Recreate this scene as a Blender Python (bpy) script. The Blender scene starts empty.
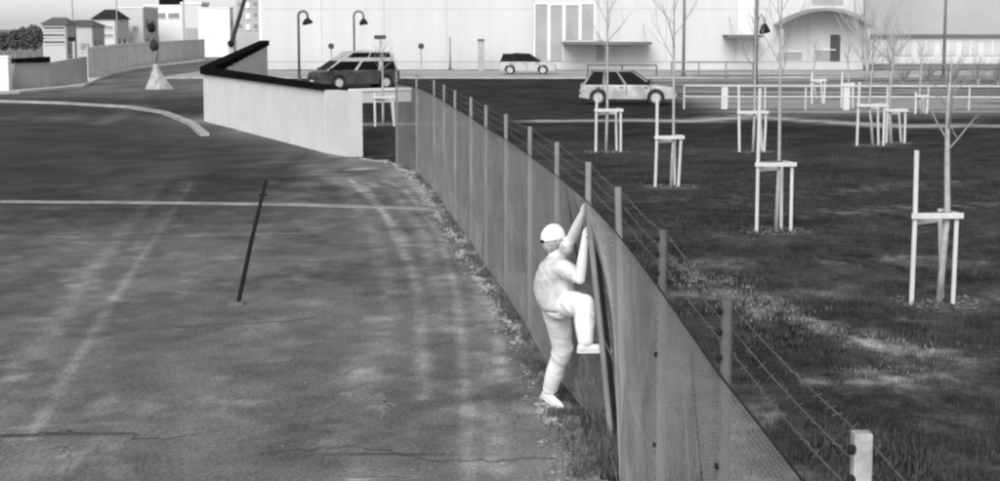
import bpy, bmesh, math, random
import numpy as np
from mathutils import Vector, Matrix, Quaternion

random.seed(7)
rng = np.random.default_rng(7)
scene = bpy.context.scene
R = math.radians

# ------------------------------------------------------------------ camera
F = 1700.0                      # focal length in photo pixels (photo is 1000 wide)
CAM_H = 3.6
PITCH = math.atan(214.5 / F)    # horizon lies near the top of the picture
cam_d = bpy.data.cameras.new('camera')
cam = bpy.data.objects.new('camera', cam_d)
scene.collection.objects.link(cam)
cam.location = (0, 0, CAM_H)
cam.rotation_euler = (math.pi / 2 - PITCH, 0, 0)
cam_d.sensor_width = 36.0
cam_d.lens = 36.0 * F / 1000.0
cam_d.clip_start = 0.1
cam_d.clip_end = 4000
scene.camera = cam

# ------------------------------------------------------------------ light
SUN_EL, SUN_AZ = 35.0, 193.0     # azimuth measured from +Y clockwise: behind the camera
world = bpy.data.worlds.new('World')
scene.world = world
world.use_nodes = True
wt = world.node_tree
bg = wt.nodes['Background']
sky = wt.nodes.new('ShaderNodeTexSky')
sky.sky_type = 'NISHITA'
sky.sun_disc = False
sky.sun_elevation = R(SUN_EL)
sky.sun_rotation = R(SUN_AZ)
sky.dust_density = 1.0
bw = wt.nodes.new('ShaderNodeRGBToBW')          # a thermal camera sees no hue
wt.links.new(sky.outputs[0], bw.inputs[0])
wt.links.new(bw.outputs[0], bg.inputs['Color'])
bg.inputs['Strength'].default_value = 0.10
sun_d = bpy.data.lights.new('sun', 'SUN')
sun_d.energy = 1.5
sun_d.angle = R(38)
sun_d.color = (1, 1, 1)
sun = bpy.data.objects.new('sun', sun_d)
scene.collection.objects.link(sun)
to_sun = Vector((math.sin(R(SUN_AZ)) * math.cos(R(SUN_EL)), math.cos(R(SUN_AZ)) * math.cos(R(SUN_EL)), math.sin(R(SUN_EL))))
sun.rotation_euler = to_sun.to_track_quat('Z', 'Y').to_euler()
scene.view_settings.view_transform = 'Standard'
scene.view_settings.look = 'None'
scene.view_settings.exposure = 0.78
scene.view_settings.gamma = 1.0
scene.cycles.use_denoising = True
scene.cycles.filter_width = 2.2
scene.cycles.max_bounces = 6

# ------------------------------------------------------------------ helpers
SP, CP = math.sin(PITCH), math.cos(PITCH)
def ray(px, py):
    u, v = px - 500.0, py - 240.5
    return Vector((u, F * CP - v * SP, -(v * CP + F * SP)))
def gp(px, py, h=0.0):
    """the point at height h seen at photo pixel (px, py)"""
    d = ray(px, py)
    t = (h - CAM_H) / d.z
    return Vector((d.x * t, d.y * t, h))
def at(px, py, dist):
    """the point at forward distance dist seen at photo pixel (px, py)"""
    d = ray(px, py)
    t = dist / d.y
    return Vector((d.x * t, dist, CAM_H + d.z * t))

MATS = {}
def mat(name, v, var=0.15, scale=4.0, rough=0.85, bump=0.0, bscale=None, metal=0.0, stretch=(1, 1, 1), spec=0.2):
    if name in MATS:
        return MATS[name]
    m = bpy.data.materials.new(name)
    m.use_nodes = True
    nt = m.node_tree
    b = nt.nodes['Principled BSDF']
    b.inputs['Roughness'].default_value = rough
    b.inputs['Metallic'].default_value = metal
    b.inputs['Specular IOR Level'].default_value = spec
    g = nt.nodes.new('ShaderNodeNewGeometry')
    mp = nt.nodes.new('ShaderNodeMapping')
    mp.inputs['Scale'].default_value = stretch
    nt.links.new(g.outputs['Position'], mp.inputs['Vector'])
    n = nt.nodes.new('ShaderNodeTexNoise')
    n.inputs['Scale'].default_value = scale
    n.inputs['Detail'].default_value = 6
    n.inputs['Roughness'].default_value = 0.65
    nt.links.new(mp.outputs[0], n.inputs['Vector'])
    r = nt.nodes.new('ShaderNodeMapRange')
    r.inputs['From Min'].default_value = 0.25
    r.inputs['From Max'].default_value = 0.75
    r.inputs['To Min'].default_value = v * (1 - var)
    r.inputs['To Max'].default_value = min(0.95, v * (1 + var))
    nt.links.new(n.outputs['Fac'], r.inputs['Value'])
    nt.links.new(r.outputs[0], b.inputs['Base Color'])
    if bump:
        bn = nt.nodes.new('ShaderNodeTexNoise')
        bn.inputs['Scale'].default_value = bscale or scale * 6
        bn.inputs['Detail'].default_value = 4
        nt.links.new(g.outputs['Position'], bn.inputs['Vector'])
        bp = nt.nodes.new('ShaderNodeBump')
        bp.inputs['Strength'].default_value = bump
        bp.inputs['Distance'].default_value = 0.02
        nt.links.new(bn.outputs['Fac'], bp.inputs['Height'])
        nt.links.new(bp.outputs[0], b.inputs['Normal'])
    MATS[name] = m
    return m

def tone_mat(name, fine, fvar, bump):
    """surface whose grey comes from the mesh attribute 'tone' (wear, dirt, tracks, a painted shadow line) with fine procedural grain"""
    m = bpy.data.materials.new(name)
    m.use_nodes = True
    nt = m.node_tree
    b = nt.nodes['Principled BSDF']
    b.inputs['Roughness'].default_value = 0.95
    b.inputs['Specular IOR Level'].default_value = 0.1
    a = nt.nodes.new('ShaderNodeAttribute')
    a.attribute_name = 'tone'
    g = nt.nodes.new('ShaderNodeNewGeometry')
    n = nt.nodes.new('ShaderNodeTexNoise')
    n.inputs['Scale'].default_value = fine
    n.inputs['Detail'].default_value = 8
    n.inputs['Roughness'].default_value = 0.7
    nt.links.new(g.outputs['Position'], n.inputs['Vector'])
    r = nt.nodes.new('ShaderNodeMapRange')
    r.inputs['From Min'].default_value = 0.3
    r.inputs['From Max'].default_value = 0.7
    r.inputs['To Min'].default_value = 1 - fvar
    r.inputs['To Max'].default_value = 1 + fvar
    nt.links.new(n.outputs['Fac'], r.inputs['Value'])
    mu = nt.nodes.new('ShaderNodeMath')
    mu.operation = 'MULTIPLY'
    nt.links.new(a.outputs['Fac'], mu.inputs[0])
    nt.links.new(r.outputs[0], mu.inputs[1])
    nt.links.new(mu.outputs[0], b.inputs['Base Color'])
    bp = nt.nodes.new('ShaderNodeBump')
    bp.inputs['Strength'].default_value = bump
    bp.inputs['Distance'].default_value = 0.03
    nt.links.new(n.outputs['Fac'], bp.inputs['Height'])
    nt.links.new(bp.outputs[0], b.inputs['Normal'])
    return m

class MB:
    """collects shapes, then links them as one mesh object"""
    def __init__(s):
        s.v, s.f = [], []
    def add(s, vs, fs):
        o = len(s.v)
        s.v += [tuple(p) for p in vs]
        s.f += [tuple(i + o for i in f) for f in fs]
        return s
    def box(s, c, size, rz=0.0, tilt=None):
        cx, cy, cz = c
        hx, hy, hz = size[0] / 2, size[1] / 2, size[2] / 2
        M = Matrix.Rotation(rz, 3, 'Z')
        if tilt is not None:
            M = M @ tilt
        vs = [M @ Vector((x, y, z)) + Vector(c) for x in (-hx, hx) for y in (-hy, hy) for z in (-hz, hz)]
        return s.add(vs, [(0, 1, 3, 2), (4, 6, 7, 5), (0, 4, 5, 1), (2, 3, 7, 6), (0, 2, 6, 4), (1, 5, 7, 3)])
    def tube(s, pts, rad, n=8, caps=True):
        pts = [Vector(p) for p in pts]
        if not isinstance(rad, (list, tuple)):
            rad = [rad] * len(pts)
        vs, fs = [], []
        prev = None
        for i, p in enumerate(pts):
            d = (pts[min(i + 1, len(pts) - 1)] - pts[max(i - 1, 0)]).normalized()
            if prev is None:
                a = d.orthogonal().normalized()
            else:
                a = (prev - d * prev.dot(d)).normalized()
            prev = a
            b = d.cross(a)
            for k in range(n):
                t = 2 * math.pi * k / n
                vs.append(p + (a * math.cos(t) + b * math.sin(t)) * rad[i])
        for i in range(len(pts) - 1):
            for k in range(n):
                k2 = (k + 1) % n
                fs.append((i * n + k, i * n + k2, (i + 1) * n + k2, (i + 1) * n + k))
        if caps:
            fs.append(tuple(reversed(range(n))))
            fs.append(tuple(range((len(pts) - 1) * n, len(pts) * n)))
        return s.add(vs, fs)
    def ball(s, c, r, n=10, m=7):
        if not isinstance(r, (list, tuple)):
            r = (r, r, r)
        c = Vector(c)
        vs = [c + Vector((0, 0, -r[2]))]
        for i in range(1, m):
            ph = -math.pi / 2 + math.pi * i / m
            for k in range(n):
                t = 2 * math.pi * k / n
                vs.append(c + Vector((r[0] * math.cos(ph) * math.cos(t), r[1] * math.cos(ph) * math.sin(t), r[2] * math.sin(ph))))
        vs.append(c + Vector((0, 0, r[2])))
        fs = [(0, 1 + (k + 1) % n, 1 + k) for k in range(n)]
        for i in range(m - 2):
            for k in range(n):
                k2 = (k + 1) % n
                fs.append((1 + i * n + k, 1 + i * n + k2, 1 + (i + 1) * n + k2, 1 + (i + 1) * n + k))
        top = len(vs) - 1
        fs += [(top, 1 + (m - 2) * n + k, 1 + (m - 2) * n + (k + 1) % n) for k in range(n)]
        return s.add(vs, fs)
    def prism(s, poly, axis, a, b, taper=None):
        """poly: list of (x, z); extruded along y from a to b"""
        n = len(poly)
        vs = [Vector((x, a, z)) for x, z in poly] + [Vector((x, b, z)) for x, z in poly]
        fs = [tuple(range(n)), tuple(reversed(range(n, 2 * n)))]
        fs += [(i, i + n, (i + 1) % n + n, (i + 1) % n) for i in range(n)]
        return s.add(vs, fs)
    def mesh(s, name, m, smooth=False):
        me = bpy.data.meshes.new(name)
        me.from_pydata(s.v, [], s.f)
        bm = bmesh.new(); bm.from_mesh(me)
        bmesh.ops.recalc_face_normals(bm, faces=bm.faces[:])
        bm.to_mesh(me); bm.free()
        if smooth:
            me.polygons.foreach_set('use_smooth', [True] * len(me.polygons))
        me.materials.append(m)
        return me
    def build(s, name, m, parent=None, smooth=False, bevel=0.0):
        return link(name, s.mesh(name, m, smooth), parent, bevel)

def link(name, me, parent=None, bevel=0.0):
    o = bpy.data.objects.new(name, me)
    scene.collection.objects.link(o)
    if parent is not None:
        o.parent = parent
    if bevel:
        bv = o.modifiers.new('bevel', 'BEVEL')
        bv.width = bevel
        bv.segments = 2
        bv.limit_method = 'ANGLE'
    return o
def tag(o, label=None, cat=None, group=None, kind=None):
    if label: o['label'] = label
    if cat: o['category'] = cat
    if group: o['group'] = group
    if kind: o['kind'] = kind
    return o
def empty(name, loc=(0, 0, 0), rz=0.0):
    o = bpy.data.objects.new(name, None)
    scene.collection.objects.link(o)
    o.location = loc
    o.rotation_euler = (0, 0, rz)
    o.empty_display_size = 0.2
    return o

# value noise on numpy arrays
_T = rng.random((256, 256))
def vnoise(x, y):
    xi, yi = np.floor(x).astype(int), np.floor(y).astype(int)
    fx, fy = x - xi, y - yi
    fx, fy = fx * fx * (3 - 2 * fx), fy * fy * (3 - 2 * fy)
    a, b = _T[xi & 255, yi & 255], _T[(xi + 1) & 255, yi & 255]
    c, d = _T[xi & 255, (yi + 1) & 255], _T[(xi + 1) & 255, (yi + 1) & 255]
    return (a * (1 - fx) + b * fx) * (1 - fy) + (c * (1 - fx) + d * fx) * fy
def fbm(x, y, oct=4):
    s, a, t = 0.0, 1.0, 0.0
    for k in range(oct):
        s = s + a * vnoise(x * 2 ** k + 17 * k, y * 2 ** k + 31 * k)
        t += a
        a *= 0.55
    return s / t
def pdist(x, y, pts):
    d = np.full(np.shape(x), 1e9)
    for (ax, ay), (bx, by) in zip(pts[:-1], pts[1:]):
        dx, dy = bx - ax, by - ay
        t = np.clip(((x - ax) * dx + (y - ay) * dy) / (dx * dx + dy * dy + 1e-9), 0, 1)
        d = np.minimum(d, np.hypot(x - ax - t * dx, y - ay - t * dy))
    return d
def G(*pix):
    return [tuple(gp(px, py)[:2]) for px, py in pix]
def sm(e0, e1, x):
    t = np.clip((x - e0) / (e1 - e0), 0, 1)
    return t * t * (3 - 2 * t)

# ------------------------------------------------------------------ fence line (posts every 2.5 m)
H_MESH, H_TIP = 2.10, 2.43
TIPS = [(862, 432), (727, 300), (663, 230), (618, 187), (588.5, 162), (557, 142), (530, 126.5), (506, 114), (486, 105), (471, 97), (455, 90), (444, 84.5), (434, 80)]
POSTS = [gp(x, y, H_TIP) for x, y in TIPS]
POSTS.insert(0, Vector((POSTS[0].x + 0.03, POSTS[0].y - 2.45, H_TIP)))
for bx, by in ((417, 172), (397, 163)):
    p = gp(bx, by); p.z = H_TIP; POSTS.append(p)
WALL_A, WALL_B, WALL_C = gp(208, 121), gp(331, 153), gp(357, 157)
WALL_E = Vector((-14.3, 104.0, 0))
bd = [(0.0, POSTS[0].x)] + [(p.y, p.x) for p in POSTS] + [(WALL_C.y, WALL_C.x), (WALL_A.y, WALL_A.x), (WALL_E.y, WALL_E.x), (150, -21), (400, -60)]
bd.sort()
BY, BX = np.array([b[0] for b in bd]), np.array([b[1] for b in bd])
def bound(y):
    return np.interp(y, BY, BX)

TREES = [  # trunk pixel, base row, left stake, right stake (pixel), crossbar row, tall stake top row, tall side
    dict(t=939, b=303, l=911, r=953, bar=215, tall=150, lean=6, top=60, what='largest staked sapling with a short thick stake, near the right edge'),
    dict(t=776, b=231, l=756, r=790, bar=164, tall=88, lean=2, top=-40, what='staked sapling with a tall left stake, in line below the dark street lamp pole'),
    dict(t=671, b=187, l=656, r=680, bar=137, tall=96, lean=2, top=-50, what='staked sapling between the estate car bonnet and the wire fence'),
    dict(t=606, b=152, l=596, r=620, bar=110, tall=98, lean=1, top=-40, what='staked sapling standing in front of the rear of the estate car'),
    dict(t=753, b=152, l=738, r=765, bar=112, tall=86, lean=1, top=10, what='thin staked sapling just behind the one below the street lamp pole'),
    dict(t=873, b=146, l=857, r=883, bar=105, tall=82, lean=-5, top=40, what='leaning pale sapling of the staked pair, the one on the left'),
    dict(t=891, b=143, l=886, r=904, bar=110, tall=104, lean=-3, top=40, what='thick pale sapling of the staked pair, the one on the right'),
    dict(t=817, b=104, l=811, r=824, bar=80, tall=72, lean=-5, top=55, what='small far leaning sapling in front of the middle of the arched canopy'),
    dict(t=846, b=108, l=841, r=852, bar=84, tall=72, lean=2, top=60, what='small far staked sapling in front of the dark hall door'),
    dict(t=921, b=114, l=915, r=927, bar=96, tall=92, lean=-2, top=50, what='small far staked sapling left of the tall dark pole'),
    dict(t=383, b=126, l=375, r=393, bar=97, tall=92, lean=0, top=40, what='staked sapling seen through the wire fence below the parked van'),
]

# ------------------------------------------------------------------ ground
def yard_tone(x, y):
    n1 = fbm(x * 0.35, y * 0.18)
    n2 = fbm(x * 1.3 + 9, y * 0.8 + 3)
    n3 = fbm(x * 5, y * 4, 3)
    n4 = fbm(x * 0.8 + 70, y * 0.25 + 9)
    t = 0.150 + 0.08 * (n1 - 0.5) + 0.11 * (n2 - 0.5) + 0.09 * (n3 - 0.5) + 0.09 * (n4 - .5)
    t *= 1 + 0.22 * (1 - sm(12, 24, y))
    t *= 1 + 0.45 * sm(34, 38, y) * (1 - sm(46, 50, y)) * sm(-7, -4, x) * sm(.35, .6, n2)
    t *= 1 - 0.50 * sm(26, 36, y) * (1 - sm(62, 70, y)) * sm(-2, -6, x)       # older dark asphalt
    t *= 1 - 0.35 * sm(27, 38, y) * (1 - sm(-6, -2, x)) * sm(0.35, 0.6, n4)
    t *= 1 - 0.55 * sm(66, 72, y) * (1 - sm(82, 90, y))
    t *= 1 + 0.35 * sm(88, 100, y)
    # scuffed dark blotches
    t *= 1 - 0.22 * sm(0.56, 0.70, fbm(x * 1.1 + 33, y * 0.9 + 12)) 
    t *= 1 + 0.35 * sm(0.60, 0.72, fbm(x * 2.1 + 3, y * 1.4 + 52))
    # tyre tracks bending along the fence
    for pts, w, k in ((((350, 165), (415, 185), (455, 230), (480, 300), (490, 380), (495, 470)), .12, .35),
                      (((330, 172), (392, 190), (425, 235), (440, 300), (440, 330)), .10, .28),
                      (((300, 165), (340, 185), (372, 230), (392, 290), (385, 330), (350, 400)), .12, .22),
                      (((185, 150), (150, 200), (115, 242), (80, 290), (10, 380)), .13, .30),
                      (((205, 150), (168, 205), (135, 250)), .10, .25),
                      (((265, 160), (330, 176), (372, 196)), .10, .25),
                      (((372, 166), (428, 188), (466, 232), (492, 300), (505, 380)), .06, .5), (((360, 168), (405, 190), (440, 235), (458, 300), (466, 400), (468, 480)), .05, .5),
                      (((318, 165), (366, 188), (402, 235), (420, 300), (424, 400)), .06, .45), (((290, 160), (350, 180), (385, 215), (405, 260)), .05, .5), (((200, 170), (160, 230), (100, 320), (30, 440)), .05, .4)):
        d = pdist(x, y, G(*pts))
        t *= 1 + 1.5 * k * np.exp(-(d / (w * 1.25)) ** 2) * (0.5 + 0.9 * n3)
    # faint lighter seams, dark cracks and the drain strip's painted shadow line
    for pts, w, k in ((((0, 236), (120, 238), (290, 234)), .10, .35),
                      (((0, 212), (150, 210)), .10, -.45), (((100, 125), (140, 105)), .35, 1.2), (((60, 458), (85, 452), (60, 476)), .04, .5),  # leading entry paints the shadow line below the drain strip
                      (((10, 429), (60, 426), (118, 424)), .035, .5), (((0, 437), (60, 435), (125, 435)), .05, -.75),
                      (((200, 456), (560, 454)), .014, -.5), (((352, 480), (412, 478)), .05, .9), (((560, 453), (586, 452)), .03, .9),
                      (((560, 442), (600, 440)), .02, .4), (((372, 408), (394, 404)), .05, .5), (((380, 396), (384, 416)), .04, .4)):
        d = pdist(x, y, G(*pts))
        t *= 1 + k * np.exp(-(d / w) ** 2) * (0.5 + n3)
    # dusty margin by the fence and along the pale wall
    db = bound(y) - x
    t *= 1 + 0.28 * np.exp(-(db / 0.9) ** 2) * (y < 30)
    dw = pdist(x, y, [WALL_A[:2], WALL_B[:2], WALL_C[:2]])
    t *= 1 + 1.3 * np.exp(-(dw / 1.6) ** 2)
    return np.clip(t, 0.015, 0.6)
def lawn_tone(x, y):
    n1 = fbm(x * 0.22 + 5, y * 0.22)
    n2 = fbm(x * 0.9 + 40, y * 0.7)
    n3 = fbm(x * 5 + 3, y * 3.2, 3)
    t = (0.062 + 0.022 * (1 - sm(10, 20, y))) + 0.05 * (n1 - 0.5) + 0.09 * (n2 - 0.5) + 0.09 * (n3 - 0.5)
    t *= 1 - 0.30 * sm(22, 30, y)
    t *= 1 + 0.75 * sm(0.50, 0.70, n2) * (1 - sm(26, 34, y))
    n5 = fbm(x * 1.6 + 11, y * 1.1 + 4)
    t *= 1 + 1.5 * sm(0.54, 0.70, n5) * sm(9, 11, y) * (1 - sm(15, 19, y)) * sm(1.2, 1.6, x) * (1 - sm(4.0, 5.2, x))
    t *= 1 - 0.45 * sm(0.54, 0.68, fbm(x * 0.8 + 21, y * 0.5 + 77))
    # worn and pale spots
    for pts, w, k in ((((705, 295), (760, 300), (810, 322), (868, 342)), .22, 1.5), (((868, 342), (900, 352), (932, 346)), .2, 1.5),
                      (((815, 384), (850, 386), (888, 380)), .15, 2.6), (((830, 376), (905, 368)), .12, 1.0),
                      (((668, 260), (720, 285), (770, 325)), .12, 1.4), (((640, 240), (672, 262)), .2, 1.0),
                      (((770, 330), (800, 345), (850, 352)), .22, -.6), (((780, 216), (900, 208), (1000, 204)), .55, 1.3), (((690, 200), (860, 190), (1000, 178)), .5, .8), (((830, 262), (1000, 250)), .3, .6),
                      (((700, 235), (860, 228)), .30, .5), (((640, 195), (760, 205)), .3, .4), (((980, 380), (1000, 470)), .2, -.3)):
        d = pdist(x, y, G(*pts))
        t *= 1 + k * np.exp(-(d / w) ** 2) * sm(0.32, 0.62, n3) * 1.3
    for tr in TREES[:7]:
        c = gp(tr['t'], tr['b'])
        d = np.hypot(x - c.x - 0.05, (y - c.y) * 0.9) + (n3 - 0.5) * 0.5
        if tr['t'] != 753:
            t = t * (1 + 1.1 * (1 - sm(0.5, 0.75, d)) * (0.6 + 0.8 * n3))
    # light path across the lawn, and stripes beyond it
    t = t * (1 - 0.3 * sm(50, 55, y))
    dp = pdist(x, y, G((545, 121), (640, 120), (700, 121), (745, 116), (830, 122), (900, 126), (1000, 126)))
    t = t + 0.40 * np.exp(-(dp / 0.9) ** 2) * sm(0.30, 0.5, n2 + 0.1)
    dp = pdist(x, y, G((350, 124), (432, 124)))
    t = t + 0.22 * np.exp(-(dp / 0.8) ** 2)
    t = t + 0.22 * sm(0.42, 0.62, fbm(x * 0.06, y * 0.5)) * sm(66, 70, y) * sm(7.5, 11, x)
    t = t + 0.10 * sm(66, 70, y) * sm(7.5, 11, x)
    return np.clip(t, 0.012, 0.6)

yard_m = tone_mat('yard_asphalt', 26.0, 0.6, 0.6)
lawn_m = tone_mat('lawn_turf', 9.0, 0.6, 0.7)
def tone_sheet(name, xs, ys, side, m, relief):
    X, Y = np.meshgrid(xs, ys)
    nx, ny = len(xs), len(ys)
    Z = relief * (fbm(X * 1.7, Y * 1.7) - 0.5) + relief * 1.5 * (fbm(X * 0.3, Y * 0.3) - 0.5)
    if side == 'yard':
        Z += 0.004
    fx, fy = 0.5 * (X[:-1, :-1] + X[1:, 1:]), 0.5 * (Y[:-1, :-1] + Y[1:, 1:])
    inside = fx < bound(fy) if side == 'yard' else fx >= bound(fy)
    I = np.arange(nx * ny).reshape(ny, nx)
    q = np.stack([I[:-1, :-1], I[:-1, 1:], I[1:, 1:], I[1:, :-1]], -1)[inside]
    used = np.unique(q)
    remap = np.zeros(nx * ny, int); remap[used] = np.arange(len(used))
    co = np.stack([X, Y, Z], -1).reshape(-1, 3)[used]
    q = remap[q]
    tone = (yard_tone if side == 'yard' else lawn_tone)(co[:, 0], co[:, 1])
    return co, q, tone
def make_ground(name, side, m, relief, label):
    parts = []
    near = tone_sheet(name, np.arange(-13, 14.001, 0.06), np.arange(3.0, 40.0001, 0.08), side, m, relief)
    far = tone_sheet(name, np.arange(-70, 80.01, 0.5), np.arange(40, 175.01, 0.5), side, m, relief)
    mid1 = tone_sheet(name, np.arange(-70, -12.9, 0.5), np.arange(3, 40.01, 0.5), side, m, relief)
    mid2 = tone_sheet(name, np.arange(13.92, 80, 0.5), np.arange(3, 40.01, 0.5), side, m, relief)
    vs, fs, ts, o = [], [], [], 0
    for c, q, t in (near, far, mid1, mid2):
        if len(c) == 0: continue
        vs.append(c); fs.append(q + o); ts.append(t); o += len(c)
    vs, fs, ts = np.concatenate(vs), np.concatenate(fs), np.concatenate(ts)
    me = bpy.data.meshes.new(name)
    me.vertices.add(len(vs)); me.vertices.foreach_set('co', vs.ravel())
    me.loops.add(fs.size); me.loops.foreach_set('vertex_index', fs.ravel())
    me.polygons.add(len(fs)); me.polygons.foreach_set('loop_start', np.arange(0, fs.size, 4))
    me.polygons.foreach_set('loop_total', np.full(len(fs), 4))
    me.update(calc_edges=True)
    me.polygons.foreach_set('use_smooth', np.ones(len(fs), bool))
    a = me.attributes.new('tone', 'FLOAT', 'POINT')
    a.data.foreach_set('value', ts)
    me.materials.append(m)
    o = link(name, me)
    return tag(o, label, None, None, 'structure')
make_ground('yard', 'yard', yard_m, 0.010, 'grey asphalt yard with faint tyre tracks')
make_ground('lawn', 'lawn', lawn_m, 0.05, 'dark rough lawn planted with staked saplings')
g = MB().add([(-900, -300, -0.12), (900, -300, -0.12), (900, 1800, -0.12), (-900, 1800, -0.12)], [(0, 1, 2, 3)])
tag(g.build('ground', mat('far_ground', 0.20, 0.3, 0.05)), 'flat grey ground reaching the horizon', None, None, 'structure')

# raised strips: ribbon helper
def ribbon(mb, pts, w, h, z0=0.0):
    pts = [Vector((p[0], p[1], 0)) for p in pts]
    vs = []
    for i, p in enumerate(pts):
        d = (pts[min(i + 1, len(pts) - 1)] - pts[max(i - 1, 0)]).normalized()
        nrm = Vector((-d.y, d.x, 0))
        a, b = p + nrm * w / 2, p - nrm * w / 2
        vs += [(a.x, a.y, z0), (a.x, a.y, z0 + h), (b.x, b.y, z0 + h), (b.x, b.y, z0)]
    fs = []
    for i in range(len(pts) - 1):
        o = 4 * i
        for k in range(3):
            fs.append((o + k, o + k + 1, o + k + 5, o + k + 4))
    n = 4 * (len(pts) - 1)
    fs += [(0, 1, 2, 3), (n + 3, n + 2, n + 1, n)]
    mb.add(vs, fs)
    return mb
def jitter_line(pts, step, amp):
    out = []
    for a, b in zip(pts[:-1], pts[1:]):
        L = math.hypot(b[0] - a[0], b[1] - a[1]); k = max(1, int(L / step))
        for i in range(k):
            t = i / k
            out.append((a[0] + (b[0] - a[0]) * t + random.uniform(-amp, amp), a[1] + (b[1] - a[1]) * t + random.uniform(-amp, amp)))
    out.append(pts[-1])
    return out
pale_conc = mat('pale_concrete', 0.30, 0.5, 1.6, bump=0.3)
kerb_m = mat('kerb_concrete', 0.40, 0.35, 0.9, bump=0.2)
# drainage strip of separate concrete slabs right across the yard
dl = G((0, 202), (150, 203), (300, 205), (449, 210))
base = MB()
strip = ribbon(base, jitter_line(dl, 0.8, 0.02), 0.42, 0.03, -0.012).build('drain_strip', pale_conc)
tag(strip, 'pale concrete drain strip crossing the yard', None, None, 'structure')
kl = jitter_line(G((-40, 101), (60, 104), (130, 108), (165, 114), (190, 124), (205, 136)), 1.5, 0.03)
tag(ribbon(MB(), kl, 0.3, 0.12, -0.01).build('kerb', kerb_m), 'pale kerb curving towards the white retaining wall', None, None, 'structure')
kl = G((-30, 95), (12, 93.5), (75, 88), (89, 81.5), (106, 74.5), (136, 69), (204, 61.5))
tag(ribbon(MB(), kl, 0.9, 0.16, -0.01).build('kerb', mat('kerb_far', 0.6, 0.2, 0.6)), 'bright kerb along the foot of the far boundary fence', None, None, 'structure')
# far road in front of the white hall
rd = MB().add([(-24, 118, 0.03), (14, 118, 0.03), (14, 139, 0.03), (-24, 139, 0.03)], [(0, 1, 2, 3)])
tag(rd.build('road', mat('far_road', 0.40, 0.25, 0.3)), 'light grey road running in front of the white hall', None, None, 'structure')
rd = MB().add([(14.0, 126, 0.034), (80, 118, 0.034), (80, 139, 0.034), (14.0, 139, 0.034)], [(0, 1, 2, 3)])
tag(rd.build('road', mat('far_forecourt', 0.45, 0.25, 0.3)), 'pale forecourt at the foot of the hall', None, None, 'structure')
tag(ribbon(MB(), [(-24, 118), (14, 118), (30, 122)], 0.3, 0.14, -0.01).build('kerb', kerb_m), 'pale kerb between the dark lawn and the far road', None, None, 'structure')

# ------------------------------------------------------------------ grass, weeds and rubble
def blades(name, pts, hgt, wid, per, m, label, spread=0.05, parent=None):
    """pts: Nx2, every tuft has a few bent blades"""
    n = len(pts) * per
    P = np.repeat(pts, per, 0) + rng.normal(0, spread, (n, 2))
    ang = rng.random(n) * 2 * np.pi
    lean = rng.random(n) * 0.9
    h = (np.repeat(hgt, per) if np.ndim(hgt) else hgt) * (0.5 + 0.8 * rng.random(n))
    w = wid * (0.6 + 0.8 * rng.random(n))
    dx, dy = np.cos(ang), np.sin(ang)
    b0 = np.stack([P[:, 0] - dy * w, P[:, 1] + dx * w, np.full(n, -0.02)], -1)
    b1 = np.stack([P[:, 0] + dy * w, P[:, 1] - dx * w, np.full(n, -0.02)], -1)
    tp = np.stack([P[:, 0] + dx * h * lean, P[:, 1] + dy * h * lean, h], -1)
    V = np.stack([b0, b1, tp], 1).reshape(-1, 3)
    me = bpy.data.meshes.new(name)
    me.vertices.add(len(V)); me.vertices.foreach_set('co', V.ravel())
    me.loops.add(3 * n); me.loops.foreach_set('vertex_index', np.arange(3 * n))
    me.polygons.add(n); me.polygons.foreach_set('loop_start', np.arange(0, 3 * n, 3)); me.polygons.foreach_set('loop_total', np.full(n, 3))
    me.update(calc_edges=True)
    me.materials.append(m)
    return tag(link(name, me, parent), label, None, None, 'stuff')
N = 60000
gy = 5 + 50 * rng.random(N) ** 1.25
gx = bound(gy) + 0.25 + (gy * 0.32 + 1 - bound(gy)) * rng.random(N)
keep = rng.random(N) < 0.25 + 1.1 * fbm(gx * 0.7, gy * 0.7) ** 1.5
keep &= lawn_tone(gx, gy) < 0.11 + 0.06 * rng.random(N)
gpts = np.stack([gx, gy], -1)[keep]
gh = 0.035 + 0.05 * fbm(gpts[:, 0] * 1.1 + 8, gpts[:, 1] * 1.1)
blades('grass', gpts, gh, 0.006, 4, mat('grass_blades', 0.065, 0.8, 1.1, stretch=(1, 0.5, 1)), 'short dark grass growing over the lawn')
def fence_pts(n, off0, off1, y0=5, y1=44, p=1.2):
    y = y0 + (y1 - y0) * rng.random(n) ** p
    return np.stack([bound(y) + off0 + (off1 - off0) * rng.random(n), y], -1)
def clumpy(P, sc, th):
    return P[fbm(P[:, 0] * sc + 3, P[:, 1] * sc + 8) > th]
blades('weeds', clumpy(fence_pts(4200, -0.20, 0.10, 9), 2.2, 0.50), 0.07, 0.010, 5, mat('weed_blades', 0.12, 0.7, 3), 'dark weeds along the foot of the wire fence', 0.06)
blades('weeds', clumpy(fence_pts(5200, 0.15, 1.0, 4, 20), 1.1, 0.53), 0.20, 0.008, 5, mat('dry_stalks', 0.14, 0.7, 2), 'pale dry stalks behind the wire fence', 0.09)
def along(pts, n, w):
    g_ = G(*pts); out = []
    for k in range(n):
        i = random.randrange(len(g_) - 1); t = random.random()
        out.append((g_[i][0] + (g_[i + 1][0] - g_[i][0]) * t + random.gauss(0, w), g_[i][1] + (g_[i + 1][1] - g_[i][1]) * t + random.gauss(0, w)))
    return out
sp_ = along(((705, 295), (760, 300), (810, 322), (868, 342), (900, 352), (932, 346)), 420, .22) + along(((815, 384), (850, 386), (888, 380)), 330, .12) + along(((830, 376), (905, 368)), 120, .14) + along(((668, 260), (720, 285), (770, 325)), 260, .3)
sp_ = clumpy(np.array(sp_), 3.0, .40)
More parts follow.
